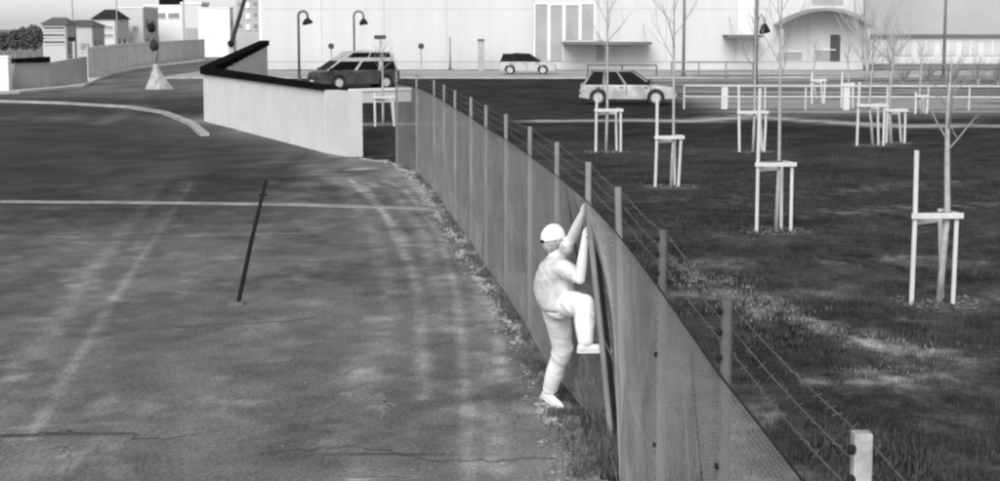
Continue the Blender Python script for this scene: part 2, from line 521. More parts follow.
blades('straw', sp_, 0.030, 0.008, 5, mat('straw', 0.26, 0.6, 4), 'pale trampled straw on the worn spots of the lawn', 0.05)
# rubble margin
def rubble(name, pts, rad, m, label):
    vs, fs = [], []
    base_v = [(1, 0, 0), (-1, 0, 0), (0, 1, 0), (0, -1, 0), (0, 0, 1), (0, 0, -1)]
    base_f = [(0, 2, 4), (2, 1, 4), (1, 3, 4), (3, 0, 4), (2, 0, 5), (1, 2, 5), (3, 1, 5), (0, 3, 5)]
    for (x, y), r in zip(pts, rad):
        o = len(vs); a = random.random() * 6.28
        sx, sy, sz = r * random.uniform(.6, 1.5), r * random.uniform(.6, 1.5), r * random.uniform(.4, .8)
        for vx, vy, vz in base_v:
            X, Y = vx * sx + random.uniform(-.2, .2) * r, vy * sy
            vs.append((x + X * math.cos(a) - Y * math.sin(a), y + X * math.sin(a) + Y * math.cos(a), 0.01 + vz * sz))
        fs += [tuple(i + o for i in f) for f in base_f]
    return tag(MB().add(vs, fs).build(name, m), label, None, None, 'stuff')
P = clumpy(fence_pts(2600, -0.45, -0.05, 7, 48, 1.0), 3.5, 0.40)
rubble('gravel', P, 0.006 + 0.02 * rng.random(len(P)) ** 2.5, mat('rubble_stone', 0.34, 0.5, 3), 'pale gravel scattered along the foot of the fence')
edge = MB()
y = 9.0
while y < 49:
    L = random.uniform(.25, .9)
    if y > 19 or random.random() < .4:
        for j in range(max(2, int(L / .04))):
            yy = y + L * random.random()
            cx = float(bound(yy)) - .20 + .07 * math.sin(yy * 2.3) + random.gauss(0, .045)
            n_ = random.randint(5, 7); r_ = random.uniform(.012, .05); hh_ = random.uniform(.008, .03); a0_ = random.random() * 6
            ring = [(cx + r_ * random.uniform(.6, 1.2) * math.cos(a0_ + 6.283 * q / n_), yy + r_ * random.uniform(.8, 1.9) * math.sin(a0_ + 6.283 * q / n_)) for q in range(n_)]
            edge.add([(px, py, -.01) for px, py in ring] + [(cx + (px - cx) * .85, yy + (py - yy) * .85, hh_ + random.uniform(-.012, .012)) for px, py in ring],
                     [tuple(range(n_, 2 * n_))] + [(q, (q + 1) % n_, (q + 1) % n_ + n_, q + n_) for q in range(n_)])
    y += L + random.uniform(-.02, .12)
tag(edge.build('rubble', mat('broken_edge', 0.38, 0.6, 6, bump=.4)), 'broken pale edging between the yard and the wire fence', None, None, 'stuff')
Pd = np.stack([rng.uniform(-8, 1, 3500), 7 + 28 * rng.random(3500) ** 1.3], -1)
Pd = Pd[Pd[:, 0] < bound(Pd[:, 1]) - .1]
Pd = clumpy(Pd, .9, .42)
rubble('gravel', Pd, 0.004 + 0.012 * rng.random(len(Pd)) ** 2, mat('yard_grit', 0.22, 0.6, 3), 'loose grit lying on the asphalt yard')
tp = []
for tr in TREES[:7]:
    c = gp(tr['t'], tr['b'])
    for k in range(170):
        a, r = random.random() * 6.28, 0.65 * math.sqrt(random.random())
        tp.append((c.x + r * math.cos(a), c.y + r * math.sin(a)))
rubble('mulch', tp, 0.012 + 0.03 * rng.random(len(tp)) ** 2, mat('mulch_chips', 0.16, 0.7, 6), 'pale mulch chips in rings around the saplings')

# cracks and pale scrape marks in the asphalt
def wander(p, ang, n, step, turn):
    pts = [p]
    for k in range(n):
        a_ = ang + random.gauss(0, .75) + .35 * math.sin(k * .13 + ang * 9)
        pts.append((pts[-1][0] + math.cos(a_) * step, pts[-1][1] + math.sin(a_) * step))
    return [q for q in pts if q[0] < float(bound(q[1])) - .35]
ck = MB()
for px, py, ang, n in ((4, 436, .0, 60), (260, 455, .0, 120), (150, 330, .1, 60), (200, 262, .0, 90), (30, 232, .0, 150)):
    q = wander(tuple(gp(px, py)[:2]), ang, n, .045, .0)
    if len(q) > 3:
        ribbon(ck, q, random.uniform(.006, .011), .004, .0085)
tag(ck.build('cracks', mat('crack_dark', .075, .5, 5)), 'thin dark cracks wandering through the asphalt yard', None, None, 'stuff')
sc_ = MB()
for pts, w in ((((40, 452), (62, 447), (74, 450)), .035), (((62, 478), (70, 462), (66, 448), (58, 455)), .03), (((28, 476), (50, 478), (62, 474)), .03), (((372, 410), (384, 402), (396, 408)), .04), (((383, 398), (386, 410), (380, 420)), .03),
               (((352, 478), (380, 477), (412, 477)), .06), (((556, 453), (586, 452)), .03), (((330, 378), (352, 372)), .03)):
    ribbon(sc_, jitter_line(G(*pts), .08, .012), w, .003, .0095)
tag(sc_.build('scrape_marks', mat('scrape_pale', .22, .5, 9)), 'pale scrape marks on the asphalt yard', None, None, 'stuff')

# ------------------------------------------------------------------ white retaining wall with dark coping
wall_m = mat('painted_wall', 0.78, 0.10, 0.9, bump=0.15, bscale=6)
cope_m = mat('dark_coping', 0.012, 0.4, 1.0, rough=0.8, spec=0.0)
def slab_wall(pts, z0, z1s, th):
    """vertical wall through plan points, top height per point"""
    mb = MB(); vs = []
    for i, p in enumerate(pts):
        p = Vector((p[0], p[1], 0))
        a = Vector((pts[max(i - 1, 0)][0], pts[max(i - 1, 0)][1], 0)); b = Vector((pts[min(i + 1, len(pts) - 1)][0], pts[min(i + 1, len(pts) - 1)][1], 0))
        d = (b - a).normalized(); nr = Vector((-d.y, d.x, 0)) * th / 2
        for q in (p + nr, p - nr):
            vs += [(q.x, q.y, z0), (q.x, q.y, z1s[i])]
    fs = []
    for i in range(len(pts) - 1):
        o = 4 * i
        fs += [(o, o + 1, o + 5, o + 4), (o + 2, o + 6, o + 7, o + 3), (o + 1, o + 3, o + 7, o + 5), (o, o + 4, o + 6, o + 2)]
    e = 4 * (len(pts) - 1)
    fs += [(0, 2, 3, 1), (e, e + 1, e + 3, e + 2)]
    return mb.add(vs, fs)
rw = empty('retaining_wall', (WALL_B.x, WALL_B.y, 0))
rw_inv = Vector((-WALL_B.x, -WALL_B.y, 0))
def lp(p, o): return Vector(p) + o
A, B, C, E = (lp(p, rw_inv) for p in (WALL_A, WALL_B, WALL_C, WALL_E))
HW = 1.82
def lerp(a, b, t): return a + (b - a) * t
front = [A, lerp(A, B, .5), B]
slab_wall([A, lerp(A, B, 0.9965)], -0.1, [HW, HW - .04], 0.3).build('wall_face', wall_m, rw)
slab_wall([lerp(B, C, .02), C], -0.1, [HW - .02, HW - .02], 0.36).build('end_pier', mat('pier_wall', 0.68, 0.12, 0.6, bump=.2), rw)
slab_wall([lerp(A, E, .01), E], -0.1, [HW, 2.5], 0.3).build('return_wall', wall_m, rw)
nC = 9
for k in range(nC):
    a, b = lerp(A, B, (k + .01) / nC), lerp(A, B, (k + .99) / nC)
    m_ = slab_wall([a, b], HW - .03, [HW + .22 - .016 * k, HW + .204 - .016 * k], 0.5)
    m_.build('coping_stone', cope_m, rw)
nE = 12
for k in range(nE):
    a, b = lerp(A, E, (k + .03) / nE), lerp(A, E, (k + .98) / nE)
    za, zb = HW + .68 * k / nE, HW + .68 * (k + 1) / nE
    mb = slab_wall([a, b], HW + .68 * k / nE - .02, [za + .24, zb + .24], 0.55)
    mb.build('coping_stone', cope_m, rw)
tag(rw, 'long white retaining wall with dark coping, folding back at its far corner', 'wall')

# ------------------------------------------------------------------ wire fence
fence = empty('wire_fence', (POSTS[5].x, POSTS[5].y, 0))
FO = Vector((-POSTS[5].x, -POSTS[5].y, 0))
post_m = mat('post_galvanised', 0.27, 0.25, 3, rough=0.6)
post_hot = mat('post_concrete', 0.40, 0.4, 9, bump=.3)
wire_m = mat('wire', 0.31, 0.2, 2, rough=0.6)
clip_m = mat('dark_clip', 0.02, 0.2, 3)
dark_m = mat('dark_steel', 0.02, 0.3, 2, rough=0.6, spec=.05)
BASES = []
for i, p in enumerate(POSTS):
    b = Vector((p.x, p.y, 0))
    if abs(TIPS[4][0] - 588.5) < 1 and i == 5:
        b = gp(612, 441)
    if i == 4:
        b.x += 0.08
    BASES.append(b)
def post_at(i, h):
    t = max(0.0, (1.95 - h) / 1.95) if i == 5 else max(0, 1 - h / H_TIP)
    top = Vector((POSTS[i].x, POSTS[i].y, 0))
    q = top.lerp(BASES[i], t)
    return Vector((q.x, q.y, h))
for i in range(len(POSTS)):
    mb = MB()
    w = 0.026 if i > 1 else 0.030
    if i == 1:      # nearest post in view is square concrete
        mb.box(POSTS[i].xyz - Vector((0, 0, H_TIP / 2)) + FO, (0.055, 0.06, H_TIP))
        o = mb.build('post', post_hot, fence, bevel=0.006)
    elif i == 5:
        lf = Vector((.005, 0, 0))
        mb.tube([post_at(i, 0) + FO + lf - Vector((0, 0, .1)), post_at(i, 1.0) + FO + lf, post_at(i, 1.8) + FO + lf * .7, post_at(i, 2.0) + FO, post_at(i, H_TIP) + FO], 0.027, 10)
        o = mb.build('post', post_m, fence, smooth=False)
        o['label'] = 'leaning post that the climber clings to'
    else:
        mb.tube([post_at(i, 0) + FO - Vector((0, 0, .1)), post_at(i, H_TIP) + FO], w, 10)
        o = mb.build('post', post_m if i > 3 else mat('post_weathered', .13, .35, 6), fence)
    if i in (1, 2, 3):
        for h in (2.40, 2.31, 2.20, 1.72, 1.18, 0.60):
            MB().ball(post_at(i, h) + FO + Vector((-0.035, -0.03, -0.015)), (0.014, 0.014, 0.016), 8, 6).build('wire_clip', clip_m, o)
# dark tube added along the leaning post as its shaded edge
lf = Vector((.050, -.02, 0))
MB().tube([post_at(5, 0.0) + FO + lf - Vector((0, 0, .05)), post_at(5, 1.0) + FO + lf, post_at(5, 1.9) + FO + lf], 0.021, 8).build('post_shade_edge', dark_m, fence)
# chain-link panels
def panel(i):
    a0, a1 = i, i + 1
    ph = [0.03, 0.5, 1.0, 1.5, 1.95, H_MESH]
    def pt(s, h):
        q = post_at(a0, h).lerp(post_at(a1, h), s)
        d = (POSTS[a1] - POSTS[a0]); nr = Vector((-d.y, d.x, 0)).normalized()
        w5 = max(0.0, 1 - abs(a0 + s - 5) * (1.1 if a0 < 5 else 2.5)) * min(1.0, max(0.0, (2.0 - h) / .25))
        return q + FO + nr * (0.03 - 0.17 * w5 + 0.012 * math.sin(s * math.pi) * math.sin(h * 2.1) + math.sin(math.pi * s) * 0.014 * (float(vnoise(np.array(a0 * 7.3 + s * 2.2), np.array(h * 1.3))) - .4))
    L = (POSTS[a1] - POSTS[a0]).length
    sp = 0.052
    r = 0.00135
    mb = MB()
    lo, hi = 0.03, H_MESH
    k = -int((hi - lo) / sp) - 1
    while k * sp < L:
        for sgn in (1, -1):
            x0 = k * sp
            # wire climbs from (x0, lo) to (x0 + hi - lo, hi); mirrored for the other family
            ta, tb = max(0.0, -x0), min(hi - lo, L - x0)
            if tb - ta > 0.02:
                pts = []
                ns = max(1, int((tb - ta) / 0.55))
                for j in range(ns + 1):
                    t = ta + (tb - ta) * j / ns
                    s = (x0 + t) / L
                    if sgn < 0: s = 1 - s
                    q = pt(min(max(s, 0), 1), lo + t)
                    pts.append(q + Vector((0.0015 * sgn, 0, 0)))
                mb.tube(pts, r, 3, False)
        k += 1
    o = mb.build('mesh_panel', wire_m, fence)
    tag(o, kind='stuff')
for i in range(len(POSTS) - 1):
    panel(i)
# tension wires and barbed strands
ALL = range(len(POSTS))
for h, m_, r in ((H_MESH + .01, dark_m, .005), (1.05, wire_m, .003), (0.06, wire_m, .003)):
    MB().tube([post_at(i, h) + FO + Vector((-0.032, 0, 0)) for i in ALL], r, 5).build('tension_wire', m_, fence)
for h in (2.19, 2.29, 2.39):
    mb = MB()
    pts = [post_at(i, h) + FO + Vector((0.034, 0, 0)) for i in ALL]
    fine = []
    for a, b in zip(pts[:-1], pts[1:]):
        for j in range(6):
            t = j / 6
            fine.append(a.lerp(b, t) - Vector((0, 0, 0.02 * math.sin(math.pi * t))))
    fine.append(pts[-1])
    mb.tube(fine, 0.0028, 4)
    for a, b in zip(fine[:-1], fine[1:]):
        for j in range(4):
            q = a.lerp(b, (j + .5) / 4)
            u = Vector((random.uniform(-1, 1), random.uniform(-1, 1), random.uniform(-1, 1))).normalized() * 0.02
            mb.tube([q - u, q + u], 0.0018, 3, False)
    mb.build('barbed_strand', mat('barbed_wire', 0.13, .3, 3), fence)
tag(fence, 'long chain-link fence with barbed strands on thin posts, bending away', 'fence')

# ------------------------------------------------------------------ dark leaning rod in the yard
b0 = gp(237, 305); dd = b0.y
rod = MB().tube([b0 - Vector((0, 0, .05)), at(252, 238, dd), at(266, 180, dd)], [.030, .027, .022], 8).tube([at(262.5, 196, dd) - Vector((.05, 0, -.01)), at(262.5, 196, dd) + Vector((.06, 0, .012))], .018, 6)
rod_o = rod.build('leaning_rod', dark_m)
MB().tube([b0 - Vector((0, 0, .05)), b0 + Vector((0, 0, .05))], [.13, .10], 12).build('footing', mat('footing', .16, .3, 6), rod_o)
tag(rod_o, 'dark thin rod leaning in the middle of the yard', 'pole')

# ------------------------------------------------------------------ staked saplings
stake_m = mat('pale_timber', 0.66, 0.12, 8, bump=.2, bscale=40, stretch=(1, 1, .2))
trunk_m = mat('pale_bark', 0.42, 0.3, 9, bump=.3)
twig_m = mat('grey_twig', 0.30, 0.3, 5)
def branch(mb, p, d, L, r, depth):
    pts, rad = [p], [r]
    n = 4
    for k in range(n):
        d = (d + Vector((random.uniform(-.2, .2), random.uniform(-.2, .2), random.uniform(-.02, .2)))).normalized()
        p = p + d * L / n
        pts.append(p); rad.append(r * (1 - .8 * (k + 1) / n))
        if depth and k >= 0:
            q = (d + Vector((random.uniform(-1, 1), random.uniform(-1, 1), random.uniform(-.2, .6)))).normalized()
            branch(mb, p, q, L * random.uniform(.35, .55), rad[-1] * .7, depth - 1)
    mb.tube(pts, rad, 5, False)
for ti, T in enumerate(TREES):
    c = gp(T['t'], T['b']); D = c.y
    root = empty('staked_sapling', c)
    off = -c
    zbar = at(T['t'], T['bar'], D).z
    ztall = at(T['t'], T['tall'], D).z
    s = D / F
    k_th = max(1.0, D / 34.0) ** 0.5
    # trunk
    topz = min(5.2, max(2.9, CAM_H + (26 - T['top']) * s))
    lx = T['lean'] * s
    tr_pts = [Vector((0, 0, -.05)), Vector((lx * .5, .0, zbar * .6)), Vector((lx, .02, zbar)), Vector((lx * .7, .03, zbar + (topz - zbar) * .35)), Vector((lx * .4, 0, zbar + (topz - zbar) * .7)), Vector((lx * .8, 0, topz))]
    r0 = 0.034 * k_th * (1.35 if 'thick' in T['what'] else 1)
    rads = [r0 * 1.1, r0, r0 * .92, r0 * .8, r0 * .55, r0 * .12]
    MB().tube(tr_pts, rads, 9).build('trunk', trunk_m, root, True)
    cr = MB()
    for j in range(9):
        t = .1 + .85 * j / 9
        seg = 3 if t < .5 else 4
        p = tr_pts[seg].lerp(tr_pts[seg + 1], (t * 2) % 1.0)
        a = j * 2.4 + ti
        branch(cr, p, Vector((math.cos(a) * .7, math.sin(a) * .7, .8)), (1.25 - .8 * t) * (topz - zbar) * .33, r0 * .32 * (1 - .5 * t), 2)
    cr.build('crown', twig_m, root)
    # stakes
    xl, xr = (T['l'] - T['t']) * s, (T['r'] - T['t']) * s
    sw = 0.062 * k_th
    tall_left = True
    jx = lambda: random.uniform(-.035, .035)
    MB().tube([(xl + jx(), -.06, -.05), (xl, -.06, zbar), (xl + jx() * .6, -.06, ztall)], sw / 2 * 1.05, 8).build('stake', stake_m, root)
    MB().tube([(xr + jx() * 1.5, -.02, -.05), (xr + .01, -.02, zbar + random.uniform(.02, .08))], sw / 2, 8).build('stake', stake_m, root)
    MB().tube([(xr - .02 + jx() * 2, .42, -.05), (xr - .10, .42, zbar + random.uniform(.0, .06))], sw / 2, 8).build('stake', stake_m, root)
    bh = 0.075
    def bar(p, q, dz=0):
        p, q = Vector(p), Vector(q); d = (q - p); ln = d.length
        mb = MB(); mb.box((p + q) / 2, (ln, .028 * k_th, bh * min(k_th, 1.3)), math.atan2(d.y, d.x)); mb.build('crossbar', stake_m, root, bevel=.004)
    bar((xl - .06, -.10 - .02 * k_th, zbar), (xr + .08, -.06 - .02 * k_th, zbar))
    bar((xr + .045 * k_th, -.04, zbar - .005), (xr - .06, .46, zbar - .005))
    tz = zbar + random.uniform(-.02, .05)
    MB().tube([(xl + .02, -.08, tz), (lx, -.05, tz + .01), (lx + .05, .0, tz + .01), (lx, .06, tz + .01), (xl + .02, -.02, tz)], .012 * k_th, 5).build('tie', mat('tie_band', .12, .2, 4), root)
    bar((xl, .0, zbar - .10), (xr - .13, .40, zbar - .10))
    root['label'] = T['what']; root['category'] = 'sapling'; root['group'] = 'staked saplings planted on the lawn'

# ------------------------------------------------------------------ far hall and other buildings
hall_m = mat('hall_cladding', 0.64, 0.09, 0.5, rough=.6, stretch=(1, 1, .12))
hall2_m = mat('hall_cladding_bright', 0.80, 0.03, 0.3, rough=.6)
glassg = mat('grey_glazing', 0.40, 0.15, 0.5, rough=.35)
trim_m = mat('white_trim', 0.90, 0.03, 1)
seam_m = mat('panel_backing', 0.70, .1, 1)
greyw = mat('grey_render', 0.46, 0.12, 0.25)
HD = 142.0
def hx(px): return (px - 500) / F * HD * 1.0
def hz(py): return at(500, py, HD).z
hall = empty('hall', (hx(262), HD, 0))
HOX = -hx(262)
def hbox(x0, x1, z0, z1, y0, y1, name, m, parent=hall, bevel=0):
    return MB().box(((hx(x0) + hx(x1)) / 2 + HOX, (y0 + y1) / 2, (z0 + z1) / 2), (hx(x1) - hx(x0), y1 - y0, z1 - z0)).build(name, m, parent, bevel=bevel)
hbox(262, 860, 0, 11, 0.15, 24, 'hall_core', seam_m)
edges = [262, 323, 385, 447, 533, 598, 665, 735, 752, 806, 860]
for k in range(len(edges) - 1):
    a, b = edges[k], edges[k + 1]
    m_ = hall2_m if a == 735 else hall_m
    if a == 533: m_ = hall_m
    hbox(a + .12, b - .12, .7, 5.0, 0, .15, 'wall_panel', m_)
    hbox(a + .12, b - .12, 5.015, 10.8, 0, .15, 'wall_panel', m_)
hbox(261, 861, 0, .66, -.06, .15, 'plinth', mat('plinth', .62, .1, .5))
hbox(260.5, 861.5, 10.8, 11.2, -.2, 24.2, 'roof_edge', trim_m)
hbox(261.0, 264, .7, 10.8, -.05, .0, 'corner_trim', hall2_m)
for x0, x1, y0, y1 in ((535, 547, 4, 60), (550, 562, 5, 61), (565, 578, 5, 40), (581, 593, 4, 40)):
    w = hbox(x0, x1, hz(y1), hz(y0), -.03, 0.0, 'window', glassg)
    hbox(x0 - 1.2, x0, hz(y1), hz(y0), -.10, -.002, 'window_frame', trim_m, w); hbox(x1, x1 + 1.2, hz(y1), hz(y0), -.10, -.002, 'window_frame', trim_m, w)
    hbox(x0 - 1.2, x1 + 1.2, hz(y0), hz(y0) + .1, -.10, -.002, 'window_frame', trim_m, w)
    w.location = (0, 0, 0)
for x0, x1, y0, y1 in ((809, 840, -6, 5), (776, 800, 52, 60), (812, 833, 50, 64)):
    w = hbox(x0, x1, hz(y1), hz(y0), -.03, 0.0, 'window', glassg)
    hbox(x0 - .6, x1 + .6, hz(y0), hz(y0) + .08, -.08, -.002, 'window_frame', trim_m, w)
hbox(596, 603, 0.66, 2.5, -.05, 0, 'door', glassg)
# flat door canopies and their rods
for x0, x1, y, nm in ((562, 648, 43, 'w'), (721, 756, 36, 'n')):
    cn = hbox(x0, x1, hz(y) - .1, hz(y) + .12, -3.0, 0, 'canopy', mat('canopy_grey', .16, .2, .5))
    for xx in (x0 + 6, x1 - 6):
        MB().tube([(hx(xx) + HOX, -2.6, hz(y)), (hx(xx) + HOX, -.02, hz(y) + 1.6)], .03, 6).build('hanger_rod', mat('rod_grey', .4, .1, 1), cn)
# arched entrance canopy
arc = MB(); vs = []; n = 14
ax0, ax1 = hx(771) + HOX, hx(862) + HOX
for k in range(n + 1):
    t = k / n
    x = ax0 + (ax1 - ax0) * t
    z = hz(31) + (hz(11) - hz(31)) * math.sin(math.pi * (0.06 + .9 * t)) ** .8 
    for y in (-3.4, -.02):
        vs += [(x, y, z), (x, y, z + .28 * (0.4 + t))]
fs = []
for k in range(n):
    o = 4 * k
    fs += [(o, o + 4, o + 5, o + 1), (o + 2, o + 3, o + 7, o + 6), (o + 1, o + 5, o + 7, o + 3), (o, o + 2, o + 6, o + 4)]
fs += [(0, 1, 3, 2), (4 * n, 4 * n + 2, 4 * n + 3, 4 * n + 1)]
ac = arc.add(vs, fs).build('arched_canopy', mat('arch_grey', .28, .3, .4), hall)
for xx in (774, 858):
    MB().tube([(hx(xx) + HOX, -3.2, 0), (hx(xx) + HOX, -3.2, hz(29))], .09, 8).build('canopy_post', mat('arch_post', .55, .1, 1), ac)
hbox(828, 838, .66, 2.9, -.04, 0, 'door', mat('dark_door', .10, .2, 1))
tag(hall, 'long white clad hall filling the skyline, with tall grey window strips', 'building')

dw = mat('dim_window', .30, .15, 1)
def simple_building(name, px0, px1, D, top, depth, wm, label, cat='building', roofm=None, roof_h=0.0, windows=(), rz=0):
    x0, x1 = (px0 - 500) / F * D, (px1 - 500) / F * D
    root = empty(name, ((x0 + x1) / 2, D, 0), rz)
    W = x1 - x0
    zt = top if top < 0 or True else top
    MB().box((0, depth / 2, zt / 2), (W, depth, zt)).build('wall', wm, root)
    if roofm:
        if roof_h > 0.35:
            o = .3
            vs = [(-W / 2 - o, -o, zt), (W / 2 + o, -o, zt), (W / 2 + o, depth + o, zt), (-W / 2 - o, depth + o, zt), (-W * .28, depth / 2, zt + roof_h), (W * .28, depth / 2, zt + roof_h)]
            MB().add(vs, [(0, 1, 5, 4), (1, 2, 5), (2, 3, 4, 5), (3, 0, 4), (3, 2, 1, 0)]).build('roof', roofm, root)
        else:
            MB().box((0, depth / 2, zt + roof_h / 2), (W + .2, depth + .2, roof_h)).build('roof', roofm, root)
    for a, b, z0, z1, wm2 in windows:
        w = MB().box((-W / 2 + W * (a + b) / 2, -.02, (z0 + z1) / 2), (W * (b - a), .05, z1 - z0)).build('window', wm2, root)
        MB().box((-W / 2 + W * (a + b) / 2, -.06, z0 - .05), (W * (b - a) + .1, .12, .08)).build('sill', trim_m, w)
    for z0 in np.arange(.9, zt - 1.2, 2.4):          # openings on the flank, and a downpipe
        for f in (.25, .65):
            w = MB().box((W / 2 + .02, depth * f, z0 + .6), (.05, depth * .16, 1.1)).build('window', dw, root)
            MB().box((W / 2 + .06, depth * f, z0), (.12, depth * .18, .08)).build('sill', trim_m, w)
    MB().tube([(W / 2 + .06, .15, 0), (W / 2 + .06, .15, zt)], .05, 6).build('downpipe', mat('downpipe', .35, .2, 1), root)
    return tag(root, label, cat)
def zat(py, D): return at(500, py, D).z
darkroof = mat('dark_roof', .03, .3, 1)
dw = mat('dim_window', .30, .15, 1)
bwhite = mat('bright_render', .88, .04, .4)
blight = mat('light_render', .66, .08, .4)
# left skyline
D = 215
simple_building('low_house', 96, 118, D, zat(19, D), 8, blight, 'small pale house with a dark hipped roof at the left skyline', roofm=darkroof, roof_h=zat(9, D) - zat(19, D),
                windows=((.1, .9, zat(29, D), zat(26, D), dw), (.1, .9, zat(37, D), zat(34, D), dw)))
D = 225
simple_building('block_building', 121, 146, D, zat(8, D), 10, mat('grey_block', .58, .08, .4), 'light grey flat block right of the dark roofed house', roofm=trim_m, roof_h=.2, windows=((.15, .35, zat(32, D), zat(26, D), dw), (.6, .8, zat(32, D), zat(26, D), dw)))
D = 240
simple_building('block_building', 147, 186, D, zat(6, D), 10, bwhite, 'bright white block with a black box on its roof', roofm=trim_m, roof_h=.2, windows=((.05, .55, zat(18, D), zat(13, D), dw), (.62, .9, zat(18, D), zat(13, D), dw)))
rb = MB().box(((170 - 500) / F * D, D + 3, zat(1, D)), (20 / F * D, 3, zat(-5, D) - zat(7, D))).build('rooftop_box', cope_m, bevel=.05)
tag(rb, 'black box standing on the roof of the bright white block', 'roof box')
D = 200
simple_building('site_container', 201, 232, D, zat(8, D), 2.6, bwhite, 'bright white container building left of the raised boom', cat='container', roofm=trim_m, roof_h=.12, windows=((.08, .12, .3, zat(10, D), mat('container_rib', .78, .05, 1)), (.5, .54, .3, zat(10, D), mat('container_rib', .78, .05, 1)), (.88, .92, .3, zat(10, D), mat('container_rib', .78, .05, 1))))
D = 230
simple_building('shed', 184, 204, D, zat(4, D), 6, blight, 'light shed tucked between the white block and the container', roofm=bwhite, roof_h=.3, windows=((.2, .8, zat(40, D), zat(28, D), glassg),))
D = 175
simple_building('apartment_block', 238, 262, D, zat(-25, D), 14, mat('speckled_render', .50, .2, .3), 'mottled grey building beside the left corner of the white hall', roofm=trim_m, roof_h=.3,
                windows=[(a, a + .16, zat(z + 5, D), zat(z, D), m_) for z in (2, 13, 24) for a, m_ in ((.1, dw), (.42, bwhite), (.74, dw))])
D = 160
simple_building('louvred_kiosk', 46, 69, D, zat(24, D), 4, mat('kiosk_wall', .55, .1, .5), 'striped kiosk with dark horizontal louvres and hipped roof', cat='kiosk', roofm=mat('kiosk_roof', .14, .3, 1), roof_h=zat(17, D) - zat(24, D),
                windows=[(.06, .94, zat(y + 2.2, D), zat(y, D), mat('louvre_dark', .13, .3, 1)) for y in (27, 34, 41)])
D = 190
simple_building('long_shed', 66, 95, D, zat(26, D), 6, mat('shed_wall', .50, .1, .4), 'long low shed with a dark roof beside the striped kiosk', cat='shed', roofm=mat('shed_roof', .12, .3, 1), roof_h=.7, windows=((.1, .3, .9, 1.7, dw), (.6, .9, .9, 1.7, dw)))
# grey building on the right with bright ground floor
D = 165
def gx_(p): return (p - 500) / F * D
gb = empty('grey_building', (gx_(862), D, 0))
def gbox(x0, x1, z0, z1, y0, y1, name, m, parent=gb):
    return MB().box(((gx_(x0) + gx_(x1)) / 2 - gx_(862), (y0 + y1) / 2, (z0 + z1) / 2), (gx_(x1) - gx_(x0), y1 - y0, z1 - z0)).build(name, m, parent)
zt = zat(35, D)
gbox(862, 1080, 0, zt - .1, 0.3, 18, 'ground_floor_wall', mat('gf_wall', .72, .08, .3))
gbox(862, 1080, zt + .1, 11, 0, 18, 'upper_wall', greyw)
gbox(862, 1080, zt - .1, zt + .1, -.3, .6, 'cornice', mat('cornice_grey', .20, .2, .5))
for x in range(872, 1075, 22):
    w = gbox(x, x + 16, .8, zt - .5, .2, .3, 'window', mat('shop_glass', .60, .12, .3, rough=.3))
    gbox(x + 7.6, x + 8.4, .8, zt - .5, .14, .2, 'mullion', trim_m, w)
tag(gb, 'flat grey building with a bright glazed ground floor behind the saplings', 'building')

# ------------------------------------------------------------------ far boundary walls and fences on the left
p0 = gp(-6, 92); D = p0.y
pil = MB().box((0, 0, .95), (.95, .6, 1.9)).build('gate_pillar', bwhite, bevel=.02)
pil.location = gp(2, 92)
tag(pil, 'bright white gate pillar at the left edge', 'pillar')
cap = MB().box((0, 0, 1.95), (1.05, .7, .1)).build('pillar_cap', trim_m, pil, bevel=.01)
lw0, lw1, lw2 = gp(13, 91), gp(48, 89), gp(86, 85)
bwl = empty('boundary_wall', lw0)
grey_wall = mat('boundary_wall', .42, .15, .6)
slab_wall([lw0 - lw0, lw1 - lw0], -.1, [1.5, 1.55], .25).build('wall_face', grey_wall, bwl)
slab_wall([(lw1 - lw0) * 1.004, lw2 - lw0], -.1, [1.5, 1.75], .22).build('wall_face', mat('boundary_wall_b', .46, .15, .6), bwl)
slab_wall([lw0 - lw0, lw1 - lw0], 1.552, [1.80, 1.86], .45).build('coping', cope_m, bwl)
tag(bwl, 'low grey boundary wall with a short black coping beside the white pillar', 'wall')
def slat_fence(name, pts, h, label, m, step=2.5, slat=.16, gap=.05):
    root = empty(name, pts[0])
    o = -Vector(pts[0])
    for a, b in zip(pts[:-1], pts[1:]):
        a, b = Vector(a), Vector(b)
        L = (b - a).length; n = max(1, int(round(L / step))); d = (b - a) / n; ang = math.atan2(d.y, d.x)
        for k in range(n):
            q0, q1 = a + d * k + o, a + d * (k + 1) + o
            MB().box(q0 + Vector((0, 0, h / 2)), (.08, .08, h + .1), ang).build('post', mat('fence_post_pale', .55, .15, 1), root)
            mb = MB(); ns = int(d.length / (slat + gap))
            for j in range(ns):
                q = q0.lerp(q1, (j + .7) / (ns + .4))
                mb.box(q + Vector((0, 0, h / 2 + .05)), (slat, .02, h - .1), ang)
            for zz in (.3, h - .25):
                mb.box((q0 + q1) / 2 + Vector((0, 0, zz)) + Vector((0, .03, 0)), (d.length - .1, .03, .06), ang)
            tag(mb.build('slat_panel', m, root), kind='stuff')
    return tag(root, label, 'fence')
slat_fence('slat_fence', [gp(88, 80), gp(128, 69), gp(205, 59)], 2.2, 'pale slatted fence running back from the low grey wall', mat('slat_grey', .58, .15, .5), 4.0)
